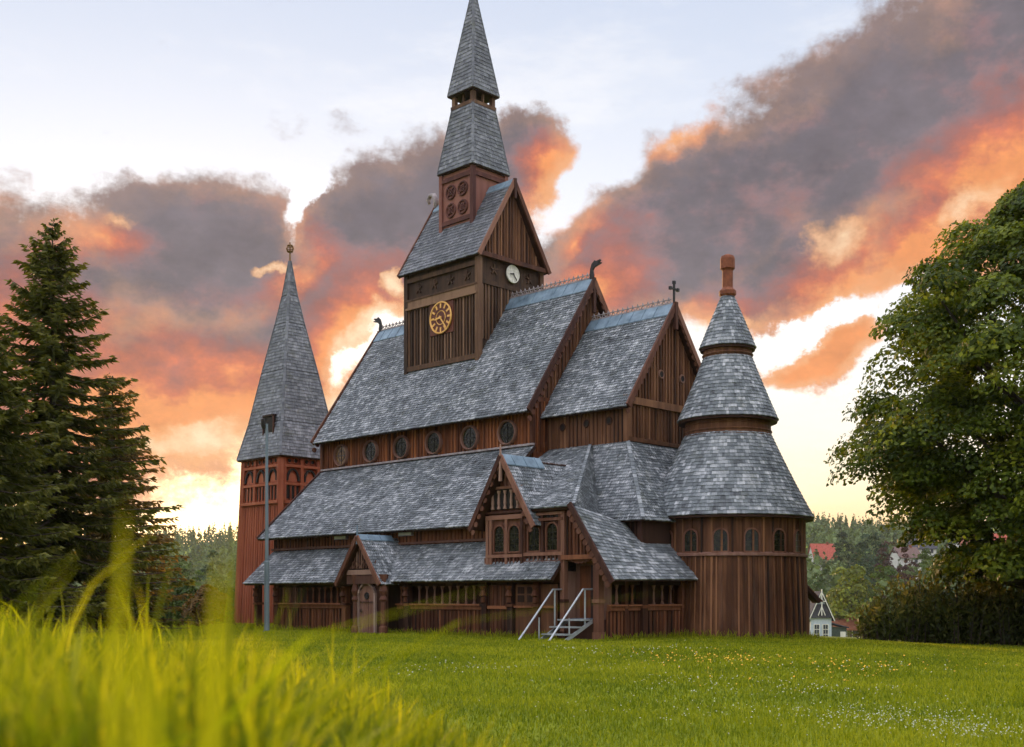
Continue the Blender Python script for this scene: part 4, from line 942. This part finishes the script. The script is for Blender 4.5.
lx = (x-church.location.x)*math.cos(ROT)+(y-55)*math.sin(ROT); ly = -(x-church.location.x)*math.sin(ROT)+(y-55)*math.cos(ROT)
keep = ~((lx > -7) & (lx < 14.2) & (ly > -7.9) & (ly < 7)); x, y = x[keep], y[keep]
blades('lawn_grass', x, y, RNG.uniform(.06, .16, len(x)), RNG.uniform(.025, .04, len(x)), M['grass_lawn'], 'short lawn grass around the foot of the bell tower and mast', .6)
# unmown fringe along the foot of the walls
fx = []; fy = []
for (u0, v0, u1, v1) in ((-6.6, -8.0, 12.2, -8.0), (14.4, -7.6, 14.5, -3.4), (11.9, -8.0, 12.5, -8.0)):
    k = int(math.hypot(u1-u0, v1-v0)*170); s = RNG.random(k); u = u0+(u1-u0)*s+RNG.normal(size=k)*.08; v = v0+(v1-v0)*s-np.abs(RNG.normal(size=k))*.14
    fx.append(church.location.x+u*math.cos(ROT)-v*math.sin(ROT)); fy.append(55+u*math.sin(ROT)+v*math.cos(ROT))
t = RNG.uniform(lv-1.5, lv+1.4, 1400); r_ = 3.2+np.abs(RNG.normal(size=1400))*.12; u = 14.2+r_*np.cos(t); v = r_*np.sin(t)
fx.append(church.location.x+u*math.cos(ROT)-v*math.sin(ROT)); fy.append(55+u*math.sin(ROT)+v*math.cos(ROT)); fx = np.concatenate(fx); fy = np.concatenate(fy)
blades('fringe_grass', fx, fy, RNG.uniform(.08, .42, len(fx))*RNG.uniform(.4, 1, len(fx)), RNG.uniform(.02, .035, len(fx)), M['grass_lawn'], 'fringe of longer grass along the foot of the church walls', .4)
def gpt(px, py): Y = HC*F/(py-597); return wx(px, Y), Y
M['petal'] = plain('white_petal', (.42, .43, .28), (.6, .6, .45), 20, .7); M['petal_y'] = plain('yellow_petal', (.7, .3, .02), (.85, .5, .03), 20, .7)
def flowers(name, patches, size, hh, mat, label):
    X = []; Yv = []
    for (px, py, sx, sy, cnt) in patches:
        a = RNG.normal(size=cnt)*sx+px; b = np.clip(RNG.normal(size=cnt)*sy+py, 639, 760); x, y = gpt(a, b); X.append(x); Yv.append(y)
    x = np.concatenate(X); y = np.concatenate(Yv); k = bankdist(x, y) > 2.2; x, y = x[k], y[k]; n = len(x)
    z = hgt(x, y)+RNG.uniform(hh*.6, hh*1.1, n); C = np.stack([x, y, z], 1); s = np.clip(np.hypot(x, y)/16, 1, 2.0)*size*RNG.uniform(.6, 1.1, n)
    nr = np.array([0, -.35, 1.])+RNG.normal(size=(n, 3))*.3; nr /= np.linalg.norm(nr, axis=1, keepdims=True); a = np.cross(nr, np.array([1., 0, 0])); a /= np.linalg.norm(a, axis=1, keepdims=True); b = np.cross(nr, a)
    V = np.stack([C+(a*math.cos(t)+b*math.sin(t))*s[:, None] for t in np.arange(6)*PI/3], 1).reshape(-1, 3)
    o = np_mesh(name, V, np.arange(6*n).reshape(-1, 6), mat); tag(o, label, 'flowers', kind='stuff')
flowers('white_flowers', [(620, 651, 60, 2.5, 110), (560, 668, 90, 2.5, 130), (420, 674, 60, 3, 60), (800, 693, 60, 4, 120), (900, 722, 55, 8, 420), (980, 735, 40, 6, 220), (720, 715, 90, 9, 120), (760, 690, 150, 22, 120), (880, 668, 60, 4, 40), (700, 684, 50, 3, 70)], .0095, .09, M['petal'], 'tiny white flowers scattered in pale patches over the lawn')
flowers('yellow_flowers', [(690, 661, 28, 4, 45), (735, 662, 24, 3, 55), (800, 665, 40, 4, 35), (860, 671, 40, 5, 50), (670, 655, 35, 3, 22), (950, 668, 50, 6, 25), (780, 676, 80, 9, 40)], .013, .11, M['petal_y'], 'orange yellow dandelions scattered on the lawn in front of the apse')

# big blurred blades right before the lens
def hero(px, Y, ztip, lean, w, label):
    x = wx(px, Y); z0 = H1(x, Y)-.02; o = None; V = []; FQ = []; N = 30
    for i in range(N):
        f = 1-(1-i/(N-1))**2; cx = lean[0]*f*f; cz = (ztip-z0)*(f-.12*f*f*0); ww = max(w*(1-f**14)*(.7+.3*f), .0004)
        V += [(cx-ww/2, lean[1]*f*f-.001, cz), (cx, lean[1]*f*f+ww*.18, cz), (cx+ww/2, lean[1]*f*f-.001, cz)]
        if i:
            a = 3*(i-1); b = 3*i; FQ += [(a, a+1, b+1, b), (a+1, a+2, b+2, b+1)]
    o = np_mesh('grass_blade', V, FQ, M['grass_tall'], None, np.full(len(V), .55)); o.location = (x, Y, z0); tag(o, label, 'grass blade', 'blurred blades close to the lens')
hero(90, .6, 1.55, (.012, .02), .0065, 'blurred green blade in front of the spruces, leftmost of the close blades')
hero(184, .5, 1.522, (.014, .01), .009, 'broad blurred yellow green blade in front of the russet shrub, tallest beside the bell tower')
hero(163, .42, 1.488, (-.012, .012), .014, 'widest blurred yellow blade at the bottom left of the photo')

# ------------------------------------------------------------------ sky
W = bpy.data.worlds.new('World'); S.world = W; W.use_nodes = True; nt = W.node_tree; nt.nodes.clear()
SUN_AZ, SUN_EL = math.atan((188-512)/F), R(5.0)
def V_(x): return x
def A(op, a, b=None, c=None, clamp=False):
    n = nt.nodes.new('ShaderNodeMath'); n.operation = op; n.use_clamp = clamp
    for i, v in enumerate((a, b, c)):
        if v is None: continue
        if hasattr(v, 'is_output'): nt.links.new(v, n.inputs[i])
        else: n.inputs[i].default_value = v
    return n.outputs[0]
def smooth(a, b, x):
    n = nt.nodes.new('ShaderNodeMapRange'); n.interpolation_type = 'SMOOTHSTEP'; n.inputs['From Min'].default_value = a; n.inputs['From Max'].default_value = b
    nt.links.new(x, n.inputs['Value']); return n.outputs[0]
tc = nt.nodes.new('ShaderNodeTexCoord'); sx = nt.nodes.new('ShaderNodeSeparateXYZ'); nt.links.new(tc.outputs['Generated'], sx.inputs[0])
X, Y_, Z = sx.outputs
AZ0 = A('ARCTAN2', X, Y_); EL0 = A('ARCTAN2', Z, A('SQRT', A('ADD', A('MULTIPLY', X, X), A('MULTIPLY', Y_, Y_))))
def wnoise(scale, detail=6, rough=.6, off=0.0, sxy=(1, 1)):
    cb = nt.nodes.new('ShaderNodeCombineXYZ'); nt.links.new(A('MULTIPLY', AZ0, sxy[0]), cb.inputs[0]); nt.links.new(A('MULTIPLY', EL0, sxy[1]), cb.inputs[1]); cb.inputs[2].default_value = off
    n = nd(nt, 'ShaderNodeTexNoise', Scale=scale, Detail=detail, Roughness=rough); nt.links.new(cb.outputs[0], n.inputs['Vector']); return n
wn = wnoise(12, 7, .62, 3.7); ws = nt.nodes.new('ShaderNodeSeparateColor'); nt.links.new(wn.outputs['Color'], ws.inputs[0])
AZ = A('ADD', AZ0, A('MULTIPLY', A('SUBTRACT', ws.outputs[0], .5), .085)); EL = A('ADD', EL0, A('MULTIPLY', A('SUBTRACT', ws.outputs[1], .5), .075))
def blob(px, py, rx, ry, ang=0, k=1.0):
    a0 = math.atan((px-512)/F); e0 = math.atan((597-py)/F*math.cos(a0)); c, s = math.cos(R(ang)), math.sin(R(ang))
    da = A('SUBTRACT', AZ, a0); de = A('SUBTRACT', EL, e0)
    p = A('MULTIPLY', A('ADD', A('MULTIPLY', da, c), A('MULTIPLY', de, s)), F/rx); q = A('MULTIPLY', A('SUBTRACT', A('MULTIPLY', de, c), A('MULTIPLY', da, s)), F/ry)
    d = A('SQRT', A('ADD', A('MULTIPLY', p, p), A('MULTIPLY', q, q))); return A('MULTIPLY', A('SUBTRACT', 1.0, d, clamp=True), k)
def union(bl):
    r = None
    for b in bl:
        v = blob(*b); r = v if r is None else A('SMOOTH_MAX', r, v, .12)
    return r
cloud = union([(40, 300, 190, 130), (200, 255, 190, 95), (200, 370, 330, 110), (60, 420, 260, 110), (310, 330, 150, 110, 30), (430, 225, 150, 110, 30), (515, 165, 75, 62, 20), (400, 270, 130, 80, 35), (350, 250, 110, 70, 45),
               (625, 260, 150, 95, 42), (730, 215, 200, 125, 30), (860, 150, 220, 135, 32), (980, 90, 220, 140, 35), (960, 215, 190, 85, 28), (800, 275, 150, 60, 14), (822, 346, 110, 38, 17), (1150, 60, 240, 160, 30), (-180, 260, 260, 170)])
orange = union([(180, 430, 380, 140, 0, .92), (10, 330, 150, 90, 0, .6), (552, 180, 50, 70), (360, 350, 130, 100, 45), (900, 285, 250, 80, 24), (590, 300, 120, 80, 45, .8), (822, 348, 160, 70, 17, 1.2), (1015, 180, 150, 110, 30), (300, 275, 80, 40, 30, .6), (110, 235, 70, 45, 0, .6), (690, 345, 130, 50, 20), (580, 240, 30, 70, -40, .8), (690, 135, 60, 22, 35, .8)])
hot = union([(200, 448, 150, 34, 0, .85), (345, 400, 60, 40, 50, .8), (372, 335, 60, 30, 50), (312, 212, 34, 14, 52, .9), (268, 266, 44, 12, 4, .8), (398, 285, 28, 22, 70), (690, 345, 70, 26, 25, .9), (838, 248, 50, 40, 35, .8), (552, 205, 34, 24, 40), (975, 212, 70, 30, 30, .75), (130, 210, 60, 24, 0, .5), (745, 325, 90, 24, 18, .7)])
N1 = wnoise(11, 7, .62, 1.3, (1, 1.35)).outputs['Fac']; N2 = wnoise(20, 6, .6, 8.1, (1, 1.5)).outputs['Fac']; N3 = wnoise(5.5, 5, .6, 5.2).outputs['Fac']
D = A('ADD', cloud, A('ADD', A('MULTIPLY', A('SUBTRACT', N1, .5), .62), A('MULTIPLY', A('SUBTRACT', N2, .5), .34)))
D = A('ADD', D, A('MULTIPLY', A('SUBTRACT', wnoise(45, 8, .7, 31.0, (1, 1.4)).outputs['Fac'], .5), .22))
D = A('SUBTRACT', D, A('MULTIPLY', union([(312, 210, 50, 20, 55), (368, 350, 70, 24, 50), (805, 332, 130, 20, 23), (905, 300, 40, 30, 30)]), .62))
alpha = smooth(.13, .36, D)
thick = smooth(.3, .66, D)
O = A('ADD', A('MULTIPLY', orange, 1.35), A('ADD', A('MULTIPLY', A('SUBTRACT', N1, .5), -1.1), A('MULTIPLY', A('SUBTRACT', N2, .5), 1.0)), clamp=True)
Hh = A('MULTIPLY', A('ADD', hot, A('MULTIPLY', A('SUBTRACT', N2, .5), 1.1)), smooth(.0, .5, hot), clamp=True)
def wmix(f, a, b):
    n = nt.nodes.new('ShaderNodeMix'); n.data_type = 'RGBA'
    for inp, v in ((n.inputs[0], f), (n.inputs[6], a), (n.inputs[7], b)):
        if hasattr(v, 'is_output'): nt.links.new(v, inp)
        elif isinstance(v, (int, float)): inp.default_value = v
        else: inp.default_value = (*v, 1)
    return n.outputs[2]
def wramp(f, stops):
    r = nt.nodes.new('ShaderNodeValToRGB'); q = r.color_ramp
    while len(q.elements) < len(stops): q.elements.new(.5)
    for e, (p, c) in zip(q.elements, stops): e.position = p; e.color = (*c, 1)
    nt.links.new(f, r.inputs['Fac']); return r.outputs['Color']
grey = wmix(N3, (.12, .105, .13), (.24, .2, .22))
cc = wramp(O, [(.05, (.19, .165, .19)), (.3, (.29, .18, .19)), (.55, (.42, .15, .125)), (.8, (.68, .19, .1)), (1., (.92, .33, .11))])
cc = wmix(A('SUBTRACT', 1.0, smooth(.0, .3, O)), cc, grey)
N4 = wnoise(34, 7, .65, 21.3, (1, 1.6)).outputs['Fac']
bil = A('ADD', .2, A('ADD', A('MULTIPLY', N4, .55), A('ADD', A('MULTIPLY', N2, .6), A('MULTIPLY', N1, .45)))); bm_ = nt.nodes.new('ShaderNodeVectorMath'); bm_.operation = 'SCALE'; nt.links.new(cc, bm_.inputs[0]); nt.links.new(bil, bm_.inputs['Scale']); cc = bm_.outputs[0]
edge = A('SUBTRACT', 1.0, thick)
cc = wmix(A('MULTIPLY', edge, A('ADD', .14, A('MULTIPLY', O, .6))), cc, (1.0, .52, .26))
cc = wmix(A('MULTIPLY', smooth(.2, .6, Hh), .7), cc, (1.0, .5, .22)); cc = wmix(A('MULTIPLY', smooth(.4, .95, Hh), .9), cc, (1.15, .88, .58))
er = nt.nodes.new('ShaderNodeValToRGB'); cr = er.color_ramp
stops = [(0, (.95, .36, .09)), (.08, (1.0, .52, .2)), (.17, (1.05, .86, .6)), (.3, (1.0, .95, .9)), (.52, (.86, .87, .95)), (.72, (.66, .71, .85)), (1, (.46, .55, .76))]
while len(cr.elements) < len(stops): cr.elements.new(.5)
for e, (p, c) in zip(cr.elements, stops): e.position = p; e.color = (*c, 1)
nt.links.new(A('DIVIDE', A('ADD', EL0, .012), .62, clamp=True), er.inputs['Fac'])
clear = er.outputs['Color']
glow_d = A('SQRT', A('ADD', A('POWER', A('MULTIPLY', A('SUBTRACT', AZ0, SUN_AZ), 1.1), 2.0), A('POWER', A('SUBTRACT', EL0, SUN_EL), 2.0)))
glow = A('SUBTRACT', 1.0, smooth(.0, .16, glow_d))
clear = wmix(glow, clear, (1.5, 1.35, .95))
wisp = A('MULTIPLY', smooth(.5, .75, wnoise(6, 7, .65, 12.4, (.7, 2.2)).outputs['Fac']), .45); clear = wmix(wisp, clear, (1.0, .97, .97)); ns = nt.nodes.new('ShaderNodeTexSky'); ns.sky_type = 'NISHITA'; ns.sun_disc = False; ns.sun_elevation = SUN_EL; ns.sun_rotation = SUN_AZ; ns.air_density = 1.0; ns.dust_density = .6
vm = nt.nodes.new('ShaderNodeMix'); vm.data_type = 'RGBA'; vm.blend_type = 'ADD'; vm.inputs[0].default_value = .05; nt.links.new(clear, vm.inputs[6]); nt.links.new(ns.outputs[0], vm.inputs[7]); clear = vm.outputs[2]
front = wmix(A('MULTIPLY', alpha, .97), clear, cc)
# the rest of the sky dome, away from the sunset: unseen, brightened as fill light for the church front
BACK_FILL = (1.4, 1.42, 1.58)
back = wmix(A('MULTIPLY', N3, .5), BACK_FILL, (1.05, 1.04, 1.2))
bs = A('ADD', .5, A('MULTIPLY', smooth(-.1, 1.0, EL0), .95)); bv = nt.nodes.new('ShaderNodeVectorMath'); bv.operation = 'SCALE'; nt.links.new(back, bv.inputs[0]); nt.links.new(bs, bv.inputs['Scale']); back = bv.outputs[0]
fr = smooth(.75, 1.5, A('ABSOLUTE', AZ0)); fr2 = smooth(.55, 1.0, EL0)
sky_c = wmix(A('MAXIMUM', fr, fr2), front, back)
b1 = nt.nodes.new('ShaderNodeBackground'); nt.links.new(sky_c, b1.inputs['Color']); b1.inputs['Strength'].default_value = .95
wo = nt.nodes.new('ShaderNodeOutputWorld'); nt.links.new(b1.outputs[0], wo.inputs['Surface'])
W.cycles.sampling_method = 'MANUAL'; W.cycles.sample_map_resolution = 512

sun = bpy.data.lights.new('sun', 'SUN'); so = bpy.data.objects.new('sun', sun); COL.objects.link(so)
sun.energy = 4.8; sun.angle = R(1.5); sun.color = (1.0, .6, .28)
sd = Vector((math.sin(SUN_AZ)*math.cos(SUN_EL), math.cos(SUN_AZ)*math.cos(SUN_EL), math.sin(SUN_EL))); so.rotation_euler = sd.to_track_quat('Z', 'Y').to_euler(); so.location = (-30, 60, 40)

mh, nth, outh = new_mat('haze_air'); pv = nd(nth, 'ShaderNodeVolumePrincipled', Density=.00008, Anisotropy=.25); pv.inputs['Color'].default_value = (.86, .9, .96, 1); nth.links.new(pv.outputs[0], outh.inputs['Volume'])
hz_ = MB(); hz_.box(-1110, 1110, -66, 1512, -16, 112); hb_ = hz_.build('haze', mh); tag(hb_, 'thin evening haze over the valley', 'haze', kind='stuff')

# ------------------------------------------------------------------ camera and render settings
cd = bpy.data.cameras.new('camera'); cam = bpy.data.objects.new('camera', cd); COL.objects.link(cam); S.camera = cam
cam.location = (0, 0, HC); cam.rotation_euler = (R(90), 0, 0)
cd.sensor_width = 36; cd.lens = 36*F/1024; cd.shift_y = (597-373.5)/1024; cd.clip_start = .05; cd.clip_end = 5000
cd.dof.use_dof = True; cd.dof.focus_distance = 46; cd.dof.aperture_fstop = 3.2
vs = S.view_settings; vs.view_transform = 'Standard'; vs.look = 'None'; vs.exposure = 0.0; vs.gamma = 1.0; vs.use_curve_mapping = False
S.cycles.use_denoising = True; S.cycles.denoiser = 'OPENIMAGEDENOISE'; S.cycles.use_adaptive_sampling = True; S.cycles.adaptive_threshold = .03
S.cycles.max_bounces = 6; S.cycles.diffuse_bounces = 3; S.cycles.glossy_bounces = 2; S.cycles.transmission_bounces = 4; S.cycles.volume_bounces = 1; S.cycles.caustics_reflective = False; S.cycles.caustics_refractive = False
